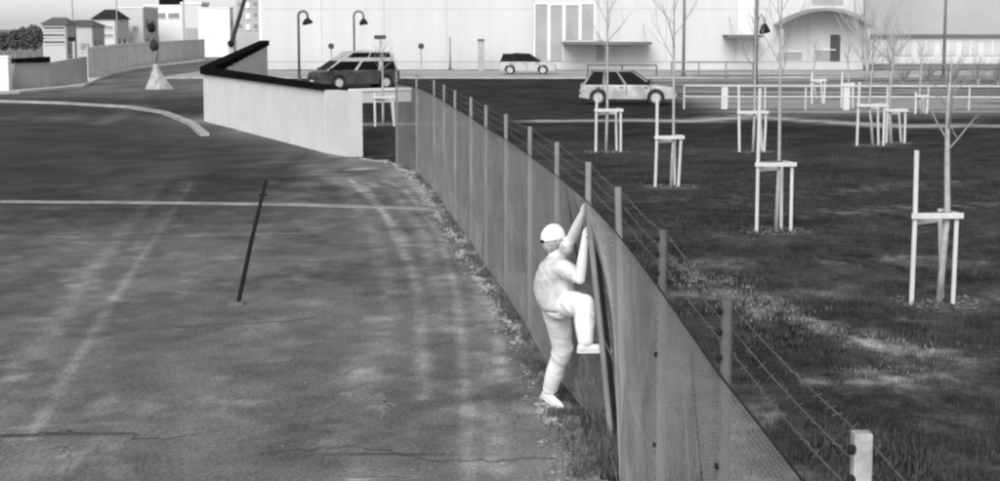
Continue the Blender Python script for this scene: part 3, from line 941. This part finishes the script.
# mast with two dark heads on a flared pale base
mp = gp(157, 89); D = mp.y; s = D / F
mast = empty('signal_mast', mp)
vs, fs = [], []
for k in range(9):
    t = k / 8
    for j in range(28):
        a = 2 * math.pi * j / 28
        r = (.14 +   .50 * (1 - t) ** 1.2) * (1 + .16 * (1 - t) * math.sin(a * 5 + 1) + .10 * (1 - t) * math.sin(a * 9 + t * 3))
        vs.append((r * math.cos(a) + .34 * max(0, math.cos(a)) * (1 - t) ** 2 - .03, r * math.sin(a), -.06 + 1.5 * t))
for k in range(8):
    for j in range(28):
        fs.append((k * 28 + j, k * 28 + (j + 1) % 28, (k + 1) * 28 + (j + 1) % 28, (k + 1) * 28 + j))
fs.append(tuple(range(8 * 28, 9 * 28)))
MB().add(vs, fs).build('flared_base', mat('mast_base', .42, .5, 3.5), mast, True)
MB().tube([(-.02, 0, 1.5), (.10, 0, 2.2), (.16, 0, 2.9), (.05, 0, 3.3), (-.25, 0, 3.5)], .05, 8).build('pole', mat('mast_pole', .16, .2, 1), mast, True)
MB().ball((-.22, -.05, 3.52), (.24, .24, .30), 12, 9).build('signal_head', dark_m, mast, True)
MB().ball((-.10, -.10, 2.50), (.25, .24, .34), 12, 9).build('signal_head', mat('mast_head', .04, .3, 2), mast, True)
tag(mast, 'curved mast with two dark heads on a flared white base', 'mast')
pp = gp(75, 85); po = empty('lamp_post', pp)
MB().tube([(0, 0, -.1), (0, 0, 2.7)], .07, 8).build('pole', mat('pale_pole', .62, .1, 1), po)
MB().box((-.12, 0, 2.82), (.42, .25, .26)).build('lamp_head', dark_m, po, bevel=.05)
MB().tube([(0, 0, -.05), (0, 0, .3)], [.22, .12], 10).build('base', mat('pale_pole', .62), po)
tag(po, 'pale post with a small black head beside the low grey wall', 'lamp post')
# thin poles on the left skyline
for px, y0, D, r, lab in ((73, 45, 180, .07, 'thin grey pole rising above the long low shed'), (117, 60, 190, .07, 'thin grey pole at the right edge of the dark roofed house'), (184, 50, 180, .06, 'thin pale pole in front of the bright white block')):
    q = at(px, 26, D); q.z = 0
    po = empty('utility_pole', q)
    MB().tube([(0, 0, -.1), (0, 0, 8.5)], [r * 1.3, r * .8], 8).build('shaft', mat('pole_grey', .34, .2, 1), po)
    MB().box((0, 0, 8.2), (1.2, .1, .1)).build('crossarm', mat('pole_grey', .34), po)
    tag(po, lab, 'pole')
# boom barrier
D = 168; q = at(231, 43, D); base = Vector((q.x, D, 0))
bb = empty('boom_barrier', base)
MB().box((0, .2, .8), (.5, .4, 1.6)).build('cabinet', mat('cabinet_pale', .5, .1, 1), bb, bevel=.03)
MB().ball((0, -.05, 1.9), .34, 10, 8).build('pivot', dark_m, bb, True)
MB().tube([(0, -.05, 1.9), (.62, -.05, 3.7), (1.75, -.05, 7.2)], [.24, .22, .20], 6).build('boom', mat('boom_dark', .05, .3, 1), bb)
tag(bb, 'raised dark boom with a round pivot behind the white retaining wall', 'barrier')
# small shrubs in a row behind the boundary wall
sh_leaf = mat('shrub_leaf', .11, .5, 2)
for k, (px, py, hh) in enumerate(((4, 35, 1.5), (15, 37, 1.3), (24, 37, 1.4), (34, 34, 1.9))):
    D = 140; q = at(px, 50, D); q.z = 0
    hh = 2.6 + .1 * k
    t = empty('clipped_tree', q)
    MB().tube([(0, 0, -.1), (0, 0, hh * .6)], .06, 6).build('trunk', twig_m, t)
    n = 500
    vs, fs = [], []
    for j in range(n):
        a, e, r = random.random() * 6.28, math.asin(random.uniform(-1, 1)), random.random() ** .33
        rr = (.55 if k < 3 else .8)
        c = Vector((math.cos(a) * math.cos(e) * rr * r, math.sin(a) * math.cos(e) * rr * r, hh - .2 + math.sin(e) * r * (.75 + .1 * k)))
        u = Vector((random.gauss(0, 1), random.gauss(0, 1), random.gauss(0, 1))).normalized() * .12; w = u.orthogonal() * .7
        o = len(vs); vs += [c - u, c + w, c + u, c - w]; fs.append((o, o + 1, o + 2, o + 3))
    MB().add(vs, fs).build('crown', sh_leaf, t)
    tag(t, ['small dark clipped tree nearest the left edge above the white pillar', 'small dark clipped tree second from the left edge, above the black coping', 'small dark clipped tree third from the left edge, above the black coping', 'largest dark clipped tree of the row, next to the striped kiosk'][k], 'tree', 'clipped trees behind the boundary wall')

# ------------------------------------------------------------------ street lamps
lamp_m = mat('lamp_grey', .13, .2, 1, rough=.5)
def gooseneck(px, D, ztop, hook, label, extra=None, r=.065):
    q = at(px, 26, D); q.z = 0
    l = empty('street_lamp', q)
    pts = [(0, 0, -.1), (0, 0, ztop - hook * .5)]
    for k in range(1, 9):
        a = math.pi * k / 8
        pts.append((hook / 2 - math.cos(a) * hook / 2, 0, ztop - hook * .5 + math.sin(a) * hook / 2))
    pts.append((hook, 0, ztop - hook * .8))
    MB().tube(pts, r, 8).build('pole', lamp_m, l, True)
    MB().tube([(hook, 0, ztop - hook * .75), (hook, 0, ztop - hook * .95), (hook, 0, ztop - hook * 1.25), (hook + .02, 0, ztop - hook * 1.4)], [.10, .22, .34, .30], 12).build('lamp_shade', dark_m, l, True)
    MB().tube([(0, 0, -.1), (0, 0, .7)], [.12, .10], 10).build('base', lamp_m, l)
    return tag(l, label, 'street lamp', 'gooseneck street lamps')
gooseneck(298.5, 104, at(300, 11, 104).z, .56, 'gooseneck street lamp standing behind the white retaining wall', r=.075)
gooseneck(354, 128, at(354, 11, 128).z, .72, 'gooseneck street lamp rising behind the parked van', r=.075)
# tall pole with a hooked lamp on the right
D = 96; q = at(756.5, 26, D); q.z = 0
l = empty('street_lamp', q)
MB().tube([(0, 0, -.1), (0, 0, 7.5)], [.12, .08], 10).build('pole', mat('pole_mid', .17, .2, 1), l, True)
MB().tube([(0, 0, 3.3), (.1, 0, 4.0), (.25, 0, 4.25), (.42, 0, 4.0), (.46, 0, 3.7)], .04, 8).build('bracket', lamp_m, l, True)
MB().tube([(.46, 0, 3.75), (.46, 0, 3.55), (.46, 0, 3.3), (.48, 0, 3.2)], [.08, .22, .33, .28], 12).build('lamp_shade', dark_m, l, True)
tag(l, 'tall pole with a hooked dark lamp under the left end of the arched canopy', 'street lamp')
for px, D, ht, r, v, lab, cat in ((684, 120, 9, .11, .22, 'bare dark pole rising in front of the white hall between the two flat canopies', 'pole'),
                            (945, 118, 9, .11, .20, 'tall dark pole in front of the grey building', 'pole'),
                            (450, 139, zat(37, 139), .09, .33, 'thin grey marker post left of the square grey pillar', 'post')):
    q = at(px, 26, D); q.z = 0
    o = empty('utility_pole', q)
    MB().tube([(0, 0, -.1), (0, 0, ht)], [r, r * .85], 10).build('shaft', mat('shaft%d' % px, v, .2, 1), o, True)
    MB().tube([(0, 0, -.1), (0, 0, .25)], [r * 2, r * 1.6], 10).build('base_plate', lamp_m, o)
    tag(o, lab, cat)
q = at(481, 26, 139); q.z = 0
o = empty('advert_pillar', q)
MB().box((0, 0, zat(41, 139) / 2), (.5, .5, zat(41, 139))).build('shaft', mat('pillar_grey', .40, .15, 1), o, bevel=.03)
MB().box((0, 0, zat(40, 139)), (.56, .56, .2)).build('cap', lamp_m, o, bevel=.03)
tag(o, 'square grey pillar in front of the hall, left of the small hatchback', 'pillar')
for px, D, lab in ((421, 136, 'short post with a dark round sign left of the thin marker post'), (331, 136, 'short post with a dark round sign between the two gooseneck lamps')):
    q = at(px, 26, D); q.z = 0
    o = empty('round_sign', q)
    zt = zat(46, D)
    MB().tube([(0, 0, -.1), (0, 0, zt)], .05, 8).build('post', mat('sign_post', .38, .2, 1), o)
    MB().tube([(0, -.06, zt), (0, -.10, zt)], .24, 14).build('sign_plate', mat('sign_dark', .07, .2, 1), o)
    tag(o, lab, 'sign', 'round signs by the far road')
q = at(380, 26, 131); q.z = 0
o = empty('flat_sign', q)
MB().tube([(0, 0, -.1), (0, 0, zat(36, 131))], .05, 8).build('post', mat('sign_post', .38), o)
MB().box((0, -.06, zat(37, 131)), (.9, .05, .3)).build('sign_plate', mat('sign_dark', .07), o)
tag(o, 'post with a dark flat sign plate behind the parked van', 'sign')

# ------------------------------------------------------------------ railings on the right
def railing(name, a, b, h, rails, step, label, m, pr=.035, rr=.03, wide=None):
    a, b = Vector(a), Vector(b)
    root = empty(name, a); L = (b - a).length; n = max(1, int(round(L / step)))
    for k in range(n + 1):
        p = (b - a) * k / n
        if wide and k in wide:
            MB().box(p + Vector((0, 0, h / 2 - .05)), (.28, .12, h)).build('post', m, root)
        else:
            MB().tube([p - Vector((0, 0, .05)), p + Vector((0, 0, h))], pr, 6).build('post', m, root)
    for z in rails:
        MB().tube([Vector((0, -.04, z)), b - a + Vector((0, -.04, z))], rr, 6).build('rail', m, root)
    return tag(root, label, 'railing')
rail_m = mat('rail_pale', .62, .1, 1)
a, b = gp(684, 109), gp(1010, 110)
railing('railing', a, b, 1.02, (1.02, .55), 1.75, 'long pale railing across the far edge of the lawn', rail_m, .04, .04, (1, 4))
D = 121; a = at(588, 26, D); b = at(657, 26, D); a.z = b.z = 0
railing('railing', a, b, zat(65, D), (zat(65, D), ), 2.4, 'thin dark rail behind the estate car', mat('rail_dark', .12, .2, 1), .05, .05)
D = 118; a = at(672, 26, D); b = at(754, 26, D); a.z = b.z = 0
railing('railing', a, b, zat(62, D), (zat(62, D), .5), 2.2, 'grey rail in front of the hall, right of the bare dark pole', mat('rail_mid', .25, .2, 1), .05, .05)
# pale low wall under the parked van
lw = gp(352, 103); l2 = gp(408, 101)
w = empty('low_wall', lw)
slab_wall([Vector((0, 0, 0)), l2 - lw], -.05, [.55, .55], .5).build('wall_face', mat('low_wall_pale', .66, .1, .5), w)
slab_wall([Vector((0, 0, 0)), l2 - lw], .552, [.66, .66], .62).build('coping', trim_m, w)
tag(w, 'low pale wall below the parked van at the end of the fence', 'wall')

# grey bare bush masses on the right
def bare_bush(px, D, hgt, spread, n, m, name, label, cat='bush', z0=0.0, rad=.03):
    q = at(px, 26, D); q.z = 0
    o = empty(name, q)
    MB().tube([(0, 0, -.1), (.03, 0, hgt * .25)], [rad * 3, rad * 2], 8).build('trunk', m, o, True)
    cr = MB()
    for k in range(n):
        a = random.random() * 6.28
        s_ = random.random()
        branch(cr, Vector((0, 0, hgt * random.uniform(.1, .3))), Vector((math.cos(a) * spread * s_, math.sin(a) * spread * s_, .9)).normalized(), hgt * random.uniform(.5, .85), rad * random.uniform(.5, 1), 2)
    cr.build('crown', m, o)
    return tag(o, label, cat)
bt = mat('bare_twigs', .48, .2, .6)
bare_bush(868, 112, 7.5, 1.0, 20, bt, 'bare_tree', 'bare grey tree at the right end of the white hall', 'tree', rad=.045)
bare_bush(893, 108, 6.5, 1.1, 18, bt, 'bare_tree', 'bare grey tree in front of the grey building, nearer the tall dark pole', 'tree', rad=.045)
bp_ = mat('grey_planting', .28, .3, .8)
for k, (px, D, lab) in enumerate(((905, 100, 'grey twiggy shrub behind the thick pale sapling'), (928, 101, 'grey twiggy shrub left of the tall dark pole'), (955, 99, 'grey twiggy shrub right under the tall dark pole'), (980, 100, 'grey twiggy shrub near the right edge'), (1000, 101, 'grey twiggy shrub cut by the right edge'))):
    bare_bush(px, D, 1.7 + .2 * (k % 2) + .08 * k, 1.2, 16, bp_, 'shrub', lab, 'shrub', rad=.03)

# ------------------------------------------------------------------ cars
glass_d = mat('car_glass', .010, .3, 2, rough=.4, spec=.03)
tyre_m = mat('tyre', .06, .3, 4)
rim_m = mat('rim_warm', .50, .1, 3)
light_m = mat('head_light', .55, .1, 3, rough=.2)
def car(name, loc, rz, L, W, H, prof, paint, label, cat, belt, roofp, wheels, wr, pillars, body_dark=None):
    root = empty(name, loc, rz)
    # lower body with wheel arches, side profile in x (rear to front), z
    x0 = -L / 2
    def arch(cx, r):
        return [(cx - r * math.cos(math.pi * k / 8), .24 + (wr + r - .24 - .0) * 0 + max(0, wr - .24) + r * math.sin(math.pi * k / 8) - 0.0) for k in range(9)]
    poly = [(x0 + .05, .30)]
    for cx in wheels:
        pts = arch(x0 + cx, wr + .06)
        poly += [(pts[0][0], .24)] + [p for p in pts if p[1] > .25] + [(pts[-1][0], .24)]
    poly += [(L / 2 - .06, .28)] + [(x0 + x, z) for x, z in prof]
    MB().prism(poly, 'y', -W / 2, W / 2).build('body', paint, root, bevel=.06)
    MB().box((0, 0, .42), (L * .86, W * .82, .3)).build('underbody', clip_m, root)
    # greenhouse tapering inwards
    n = len(roofp); inn = .17
    zb = min(z for x, z in roofp); zt_ = max(z for x, z in roofp)
    def half(z): return W / 2 - .05 - inn * (z - zb) / (zt_ - zb)
    vs = [(x0 + x, -half(z), z) for x, z in roofp] + [(x0 + x, half(z), z) for x, z in roofp]
    fs = [tuple(range(n)), tuple(reversed(range(n, 2 * n)))] + [(i, i + n, (i + 1) % n + n, (i + 1) % n) for i in range(n)]
    cab = MB().add(vs, fs).build('cabin', body_dark or paint, root, bevel=.03)
    # side windows between pillars
    xr0, zr0 = roofp[0]; xr1, zr1 = roofp[1]; xr2, zr2 = roofp[-2]; xr3, zr3 = roofp[-1]
    zlo, zhi = zb + .03, zt_ - .06
    if name == 'van': zhi = zt_ - .62
    def xa(z): return xr0 + (xr1 - xr0) * (z - zr0) / max(.01, zr1 - zr0)
    def xb(z): return xr3 + (xr2 - xr3) * (z - zr3) / max(.01, zr2 - zr3)
    cuts = [0] + pillars + [1]
    for sgn in (-1, 1):
        for i in range(len(cuts) - 1):
            f0, f1 = cuts[i] + .022, cuts[i + 1] - .022
            q = []
            for f, z in ((f0, zlo), (f1, zlo), (f1, zhi), (f0, zhi)):
                x = xa(z) + .05 + (xb(z) - xa(z) - .1) * f
                q.append((x0 + x, sgn * (half(z) + .008), z))
            q2 = [(x, y - sgn * .03, z) for x, y, z in q]
            MB().add(q + q2, [(0, 1, 2, 3), (7, 6, 5, 4)] + [(k, (k + 1) % 4, (k + 1) % 4 + 4, k + 4) for k in range(4)]).build('side_window', glass_d, root)
    for nm, fx in (('rear_window', xa), ('windscreen', xb)):
        sg = -1 if nm == 'rear_window' else 1
        q = [(x0 + fx(z) + sg * .012, y * (half(z) - .07), z) for z, y in ((zlo, -1), (zlo, 1), (zhi + .03, 1), (zhi + .03, -1))]
        q2 = [(x - sg * .04, y, z) for x, y, z in q]
        MB().add(q + q2, [(0, 1, 2, 3), (7, 6, 5, 4)] + [(k, (k + 1) % 4, (k + 1) % 4 + 4, k + 4) for k in range(4)]).build(nm, glass_d, root)
    for cx in wheels:
        for sgn in (-1, 1):
            y = sgn * (W / 2 - .11)
            t = MB().tube([(x0 + cx, y - .10, wr), (x0 + cx, y + .10, wr)], wr, 20).build('wheel', tyre_m, root, bevel=.03)
            MB().tube([(x0 + cx, y - .108 if sgn < 0 else y + .02, wr), (x0 + cx, y - .02 if sgn < 0 else y + .108, wr)], wr * .66, 16).build('rim', rim_m, t)
    fz = prof[0][1]
    for sgn in (-1, 1):
        for f in pillars + [.96]:
            xs_ = x0 + xr0 + (xr3 - xr0) * f
            MB().box((xs_, sgn * (W / 2 + .001), .66), (.03, .012, .5)).build('door_seam', clip_m, root)
            MB().box((xs_ - .22, sgn * (W / 2 + .012), .80), (.17, .03, .04)).build('door_handle', dark_m, root)
    MB().box((L / 2 + .035, 0, .46), (.02, .5, .11)).build('number_plate', trim_m, root)
    MB().box((x0 - .035, 0, .62), (.02, .5, .11)).build('number_plate', trim_m, root)
    for sgn in (-1, 1):
        MB().box((L / 2 - .12, sgn * (W / 2 - .22), fz + .02), (.16, .36, .14)).build('headlight', light_m, root, bevel=.03)
        MB().box((x0 + .08, sgn * (W / 2 - .16), belt - .12), (.12, .2, .28)).build('tail_light', mat('tail_light', .3, .1, 3), root, bevel=.03)
        MB().ball((x0 + xr3 - .25, sgn * (W / 2 + .08), belt + .08), (.08, .12, .08), 8, 6).build('mirror', dark_m, root, True)
    if name == 'van':      # second, upper row of roof windows
        for sgn in (-1, 1):
            for f0, f1 in ((.05, .5), (.53, .95)):
                q = []
                for f, z in ((f0, zt_ - .40), (f1, zt_ - .40), (f1, zt_ - .12), (f0, zt_ - .12)):
                    q.append((x0 + xa(z) + .1 + (xb(z) - xa(z) - .2) * f, sgn * (half(z) + .012), z))
                q2 = [(x, y - sgn * .03, z) for x, y, z in q]
                MB().add(q + q2, [(0, 1, 2, 3), (7, 6, 5, 4)] + [(k, (k + 1) % 4, (k + 1) % 4 + 4, k + 4) for k in range(4)]).build('roof_window', glass_d, root)
    for z_, nm in ((.40, 'bumper'),):
        MB().box((L / 2 - .03, 0, z_), (.12, W * .9, .18)).build('bumper', paint, root, bevel=.04)
        MB().box((x0 + .03, 0, z_), (.12, W * .9, .18)).build('bumper', paint, root, bevel=.04)
    return tag(root, label, cat, 'parked vehicles')
paint_w = mat('car_paint_pale', .44, .5, 2.2, rough=.4, spec=.4)
paint_b = mat('car_paint_bright', .50, .08, 1.4, rough=.4, spec=.4)
paint_g = mat('car_paint_dark', .06, .6, 1.6, rough=.4, spec=.4)
est_prof = [(4.38, .62), (4.30, .78), (3.4, .91), (3.1, .92), (.12, .92), (.03, .7)]
est_roof = [(.10, .90), (.5, 1.50), (1.5, 1.58), (2.45, 1.53), (3.4, .90)]
c = gp(628, 104)
car('estate_car', (c.x, c.y, 0.0), R(-6), 4.4, 1.8, 1.5, est_prof, paint_w, 'pale estate car with black windows parked at the far edge of the lawn', 'car', .95, est_roof, (.85, 3.5), .33, [.30, .62], mat('car_cabin_grey', .26, .3, 2))
hb_prof = [(4.18, .60), (4.1, .74), (3.2, .92), (2.9, .94), (.1, .94), (.03, .7)]
hb_roof = [(.06, .92), (.25, 1.46), (1.2, 1.58), (2.2, 1.53), (3.1, .92)]
c = gp(528, 74.5)
car('hatchback', (c.x, c.y, 0.03), R(-4), 4.2, 1.8, 1.5, hb_prof, paint_b, 'small light grey hatchback with a dark roof on the far road', 'car', .95, hb_roof, (.8, 3.25), .33, [.34, .66], dark_m)
van_prof = [(5.1, .7), (5.0, .95), (4.5, 1.05), (4.3, 1.06), (.1, 1.06), (.03, .7)]
van_roof = [(.1, 1.04), (.4, 2.05), (1.6, 2.2), (3.0, 2.12), (4.6, 1.04)]
c = gp(354, 88)
car('van', (c.x, c.y, 0.0), R(180 + 25), 5.1, 1.95, 2.4, van_prof, paint_g, 'dark people carrier with black slanted windows behind the white retaining wall', 'van', 1.05, van_roof, (.9, 3.8), .35, [.26, .6], mat('car_pillar_pale', .48, .3, 1.5))

# ------------------------------------------------------------------ the climber
D0 = 15.40
def P(px, py, dd=0.0): return at(px, py, D0 + dd)
def capsule(mb, a, b, ra, rb, n=14):
    a, b = Vector(a), Vector(b)
    L = (b - a).length
    k = max(1, int(L / (0.35 * min(ra, rb))))
    for i in range(k + 1):
        t = i / k
        mb.ball(a.lerp(b, t), ra + (rb - ra) * t, n, 8)
def chain(mb, pts):
    for (a, ra), (b, rb) in zip(pts[:-1], pts[1:]):
        capsule(mb, a, b, ra, rb)
def remeshed(mb, name, m, voxel, smooth_it, parent=None, wrinkle=0.0, wscale=9):
    me = mb.mesh(name + '_raw', m)
    o = bpy.data.objects.new(name + '_raw', me); scene.collection.objects.link(o)
    r = o.modifiers.new('r', 'REMESH'); r.mode = 'VOXEL'; r.voxel_size = voxel
    s_ = o.modifiers.new('s', 'SMOOTH'); s_.iterations = smooth_it; s_.factor = .5
    dg = bpy.context.evaluated_depsgraph_get(); dg.update()
    new = bpy.data.meshes.new_from_object(o.evaluated_get(dg))
    bpy.data.objects.remove(o); bpy.data.meshes.remove(me)
    if wrinkle:
        co = np.empty(len(new.vertices) * 3); new.vertices.foreach_get('co', co); co = co.reshape(-1, 3)
        no = np.empty(len(new.vertices) * 3); new.vertices.foreach_get('normal', no); no = no.reshape(-1, 3)
        w = fbm(co[:, 0] * wscale + co[:, 2] * wscale * .8 + 5, co[:, 1] * wscale - co[:, 2] * wscale * .7 + 9, 4) - .5
        co += no * (w * wrinkle)[:, None]
        new.vertices.foreach_set('co', co.ravel())
    new.polygons.foreach_set('use_smooth', [True] * len(new.polygons))
    new.materials.clear(); new.materials.append(m)
    new.name = name
    return link(name, new, parent)

sh_n, sh_f = P(563, 268, -.16), P(554, 263, .15)          # near and far shoulder
el_f, ha_f = P(572, 238, -.05), P(583.0, 213, -.33)       # far arm, stretched up
el_n, ha_n = P(580, 279, -.36), P(585, 238, -.42)       # near arm, bent
hipN, hipF = P(566, 304, -.09), P(554, 304, .09)
kneS, ankS = P(563, 347, .30), P(549, 391, .55)           # standing leg (near the ground)
kneR, ankR = P(584, 305, -.36), P(585.5, 342, -.46)         # raised leg
neck, chest, belly, pel = P(555, 260, 0), P(556, 273, 0), P(557, 288, 0), P(559, 303, 0)
headc = P(553, 240, 0)
face_dir = Vector((.82, .52, .12)).normalized()
up = Vector((-.05, 0, 1)).normalized()
side = face_dir.cross(up).normalized()
skin = mat('skin', .92, .1, 12, spec=.3)
body = MB()
# head: skull, jaw, nose, brow, ears
def oriented_ball(mb, c, rf, rs, ru, n=16, m=12):
    tmp = MB().ball((0, 0, 0), 1.0, n, m)
    vs = [c + face_dir * (v[0] * rf) + side * (v[1] * rs) + up * (v[2] * ru) for v in tmp.v]
    mb.add(vs, tmp.f)
oriented_ball(body, headc, .098, .077, .115)
oriented_ball(body, headc + face_dir * .035 - up * .065, .062, .055, .062)
capsule(body, headc + face_dir * .095 + up * .005, headc + face_dir * .118 - up * .03, .010, .014)
capsule(body, headc + face_dir * .088 - side * .03 + up * .025, headc + face_dir * .088 + side * .03 + up * .025, .012, .012)
capsule(body, headc + face_dir * .088 - side * .016 - up * .068, headc + face_dir * .088 + side * .016 - up * .068, .011, .011)
for sg in (-1, 1):
    capsule(body, headc + side * sg * .078 + up * .012, headc + side * sg * .074 - up * .025, .014, .010)
chain(body, [(headc - up * .06, .058), (neck, .060), (chest, .11), (belly, .115), (pel, .11)])
for sh, el, ha in ((sh_f, el_f, ha_f), (sh_n, el_n, ha_n)):
    chain(body, [(neck + Vector((0, 0, -.04)), .05), (sh, .066), (sh.lerp(el, .5), .060), (el, .050), (el.lerp(ha, .35), .049), (ha, .032)])
for hp, kn, an in ((hipN, kneR, ankR), (hipF, kneS, ankS)):
    chain(body, [(pel, .10), (hp, .085), (kn, .058), (an, .040)])
# hands closing on the wires
def fence_x(y):
    return float(bound(y))
def hand(mb, wr, d_up, d_front, d_side, closed=1.0):
    palm = wr + d_up * .055 + d_front * .008
    capsule(mb, wr, wr + d_up * .04, .027, .030)
    for k in range(4):
        o = (k - 1.5) * .021
        kn = wr + d_up * (.088 - .006 * abs(k - 1.2)) + d_side * o
        capsule(mb, wr + d_up * .035 + d_side * o * .8, kn, .015, .0115)
        l1, l2, l3 = [(.036, .026, .018), (.042, .030, .020), (.038, .028, .019), (.030, .022, .016)][k]
        a = kn + (d_up * .55 + d_front * .85).normalized() * l1
        b = a + (-d_up * .55 + d_front * .75).normalized() * l2
        c_ = b + (-d_up * .95 - d_front * .3).normalized() * l3
        capsule(mb, kn, a, .0105, .0095); capsule(mb, a, b, .0095, .009); capsule(mb, b, c_, .009, .008)
    t0 = wr + d_up * .02 - d_side * .028
    t1 = t0 + (d_up * .5 - d_side * .6 + d_front * .55).normalized() * .038
    t2 = t1 + (d_up * .5 + d_front * .8 + d_side * .2).normalized() * .030
    t3 = t2 + (d_up * .3 + d_front * .6 + d_side * .6).normalized() * .024
    capsule(mb, t0, t1, .014, .0115); capsule(mb, t1, t2, .0115, .010); capsule(mb, t2, t3, .010, .009)
fdir = Vector((.96, .25, 0)).normalized()
hand(body, ha_f, ((ha_f - el_f).normalized() * .5 + Vector((0, 0, .6))).normalized(), fdir, Vector((-.25, .96, 0)))
hand(body, ha_n, ((ha_n - el_n).normalized() * .6 + Vector((0, 0, .5))).normalized(), fdir, Vector((-.25, .96, 0)))
person = remeshed(body, 'person', skin, .0075, 3)
tag(person, 'person in white cap, grey top and white trousers climbing the wire fence', 'person')
# jacket
jk = MB()
pack = lambda p, dx, dz=0: p + Vector((dx, 0, dz))
for k in range(17):
    t = k / 16
    c0 = P(555 + 2.5 * t - 2.5 * math.sin(t * 3.1), 267 + 39 * t, 0)
    jk.ball(c0, (.150 + .030 * math.sin(t * 3.14) + .022 * t, .192 - .005 * t, .07), 20, 12)
chain(jk, [(P(554, 262, 0), .088), (P(555, 268, 0), .13)])
for sh, el, ha in ((sh_f, el_f, ha_f), (sh_n, el_n, ha_n)):
    chain(jk, [(chest + Vector((0, (sh - chest).y * .5, .0)), .11), (sh, .088), (sh.lerp(el, .55), .076), (sh.lerp(el, .62), .078)])
jacket = remeshed(jk, 'jacket', mat('jacket_cloth', .60, .55, 4.5, bump=.25, bscale=40), .010, 10, person, .034, 7)
# trousers
ts = MB()
ts.ball(P(559, 306, 0), (.15, .17, .13), 18, 12)
for hp, kn, an in ((hipN, kneR, ankR), (hipF, kneS, ankS)):
    chain(ts, [(pel, .135), (hp, .128), (hp.lerp(kn, .5), .116), (kn, .098), (kn.lerp(an, .4), .090), (kn.lerp(an, .8), .076), (kn.lerp(an, .93), .070)])
trousers = remeshed(ts, 'trousers', mat('trouser_cloth', .94, .03, 6, bump=.15, bscale=30), .010, 9, person, .030, 6)
# shoes
def shoe(an, toe_dir, sole_up):
    mb = MB(); td = Vector(toe_dir).normalized(); su = Vector(sole_up).normalized()
    heel = an - su * .055 - td * .035
    chain(mb, [(an, .050), (heel, .043), (heel + td * .12 - su * .004, .042), (heel + td * .20 - su * .010, .040), (heel + td * .245 - su * .012, .030)])
    o = remeshed(mb, 'shoe', mat('shoe_leather', .84, .1, 8), .010, 3, person)
    sole = MB()
    oth = td.cross(su).normalized(); vs = []
    for t, w in ((-.04, .024), (.03, .034), (.12, .036), (.19, .040), (.25, .032), (.28, .014)):
        for s_ in (-1, 1):
            for z in (-.042, -.024):
                vs.append(heel + td * t + oth * s_ * w + su * z)
    fs = []
    for k in range(5):
        b_ = 4 * k
        fs += [(b_, b_ + 4, b_ + 6, b_ + 2), (b_ + 1, b_ + 3, b_ + 7, b_ + 5), (b_, b_ + 1, b_ + 5, b_ + 4), (b_ + 2, b_ + 6, b_ + 7, b_ + 3)]
    fs += [(0, 2, 3, 1), (20, 21, 23, 22)]
    sole.add(vs, fs).build('sole', mat('shoe_sole', .80, .1, 8), o)
    return o
td_ = Vector((.166, -.20, -.083)).normalized()
shoe(ankS, td_, Vector((0, 0, 1)) - td_ * td_.z)
shoe(ankR, (.97, .12, -.02), (.02, 0, 1))
# cap with peak, and hair below it
cp = MB(); tmp = MB().ball((0, 0, 0), 1.0, 24, 16)
hc = headc + up * .022
vs = [hc + face_dir * (v[0] * .122) + side * (v[1] * .102) + up * (max(v[2], -.12) * .128) for v in tmp.v]
cp.add(vs, tmp.f)
cap = remeshed(cp, 'cap', mat('cap_cloth', .92, .03, 8), .009, 3, person)
pk = MB(); vs = []; nseg = 12
for k in range(nseg + 1):
    a = -1.15 + 2.3 * k / nseg
    inner = hc + face_dir * math.cos(a) * .115 + side * math.sin(a) * .098 - up * .010
    outer = inner + face_dir * .085 * math.cos(a * 1.25) - up * .022
    vs += [inner, outer, inner - up * .008, outer - up * .008]
fs = []
for k in range(nseg):
    o = 4 * k
    fs += [(o, o + 1, o + 5, o + 4), (o + 2, o + 6, o + 7, o + 3), (o + 1, o + 3, o + 7, o + 5), (o, o + 4, o + 6, o + 2)]
pk.add(vs, fs).build('peak', mat('cap_cloth', .92), cap, True)
kb = MB(); capsule(kb, hc - face_dir * .118 - up * .012 - side * .01, hc - face_dir * .123 - up * .012 + side * .012, .014, .014)
kb.build('strap', dark_m, cap, True)
hr = MB()
oriented_ball(hr, headc - face_dir * .018 - up * .012, .094, .085, .105)
hair = remeshed(hr, 'hair', mat('hair', .40, .3, 30), .009, 2, person, .012, 30)
for sg in (-1, 1):
    MB().ball(headc + face_dir * .088 + side * sg * .032 + up * .008, .011, 8, 6).build('eye', clip_m, person, True)
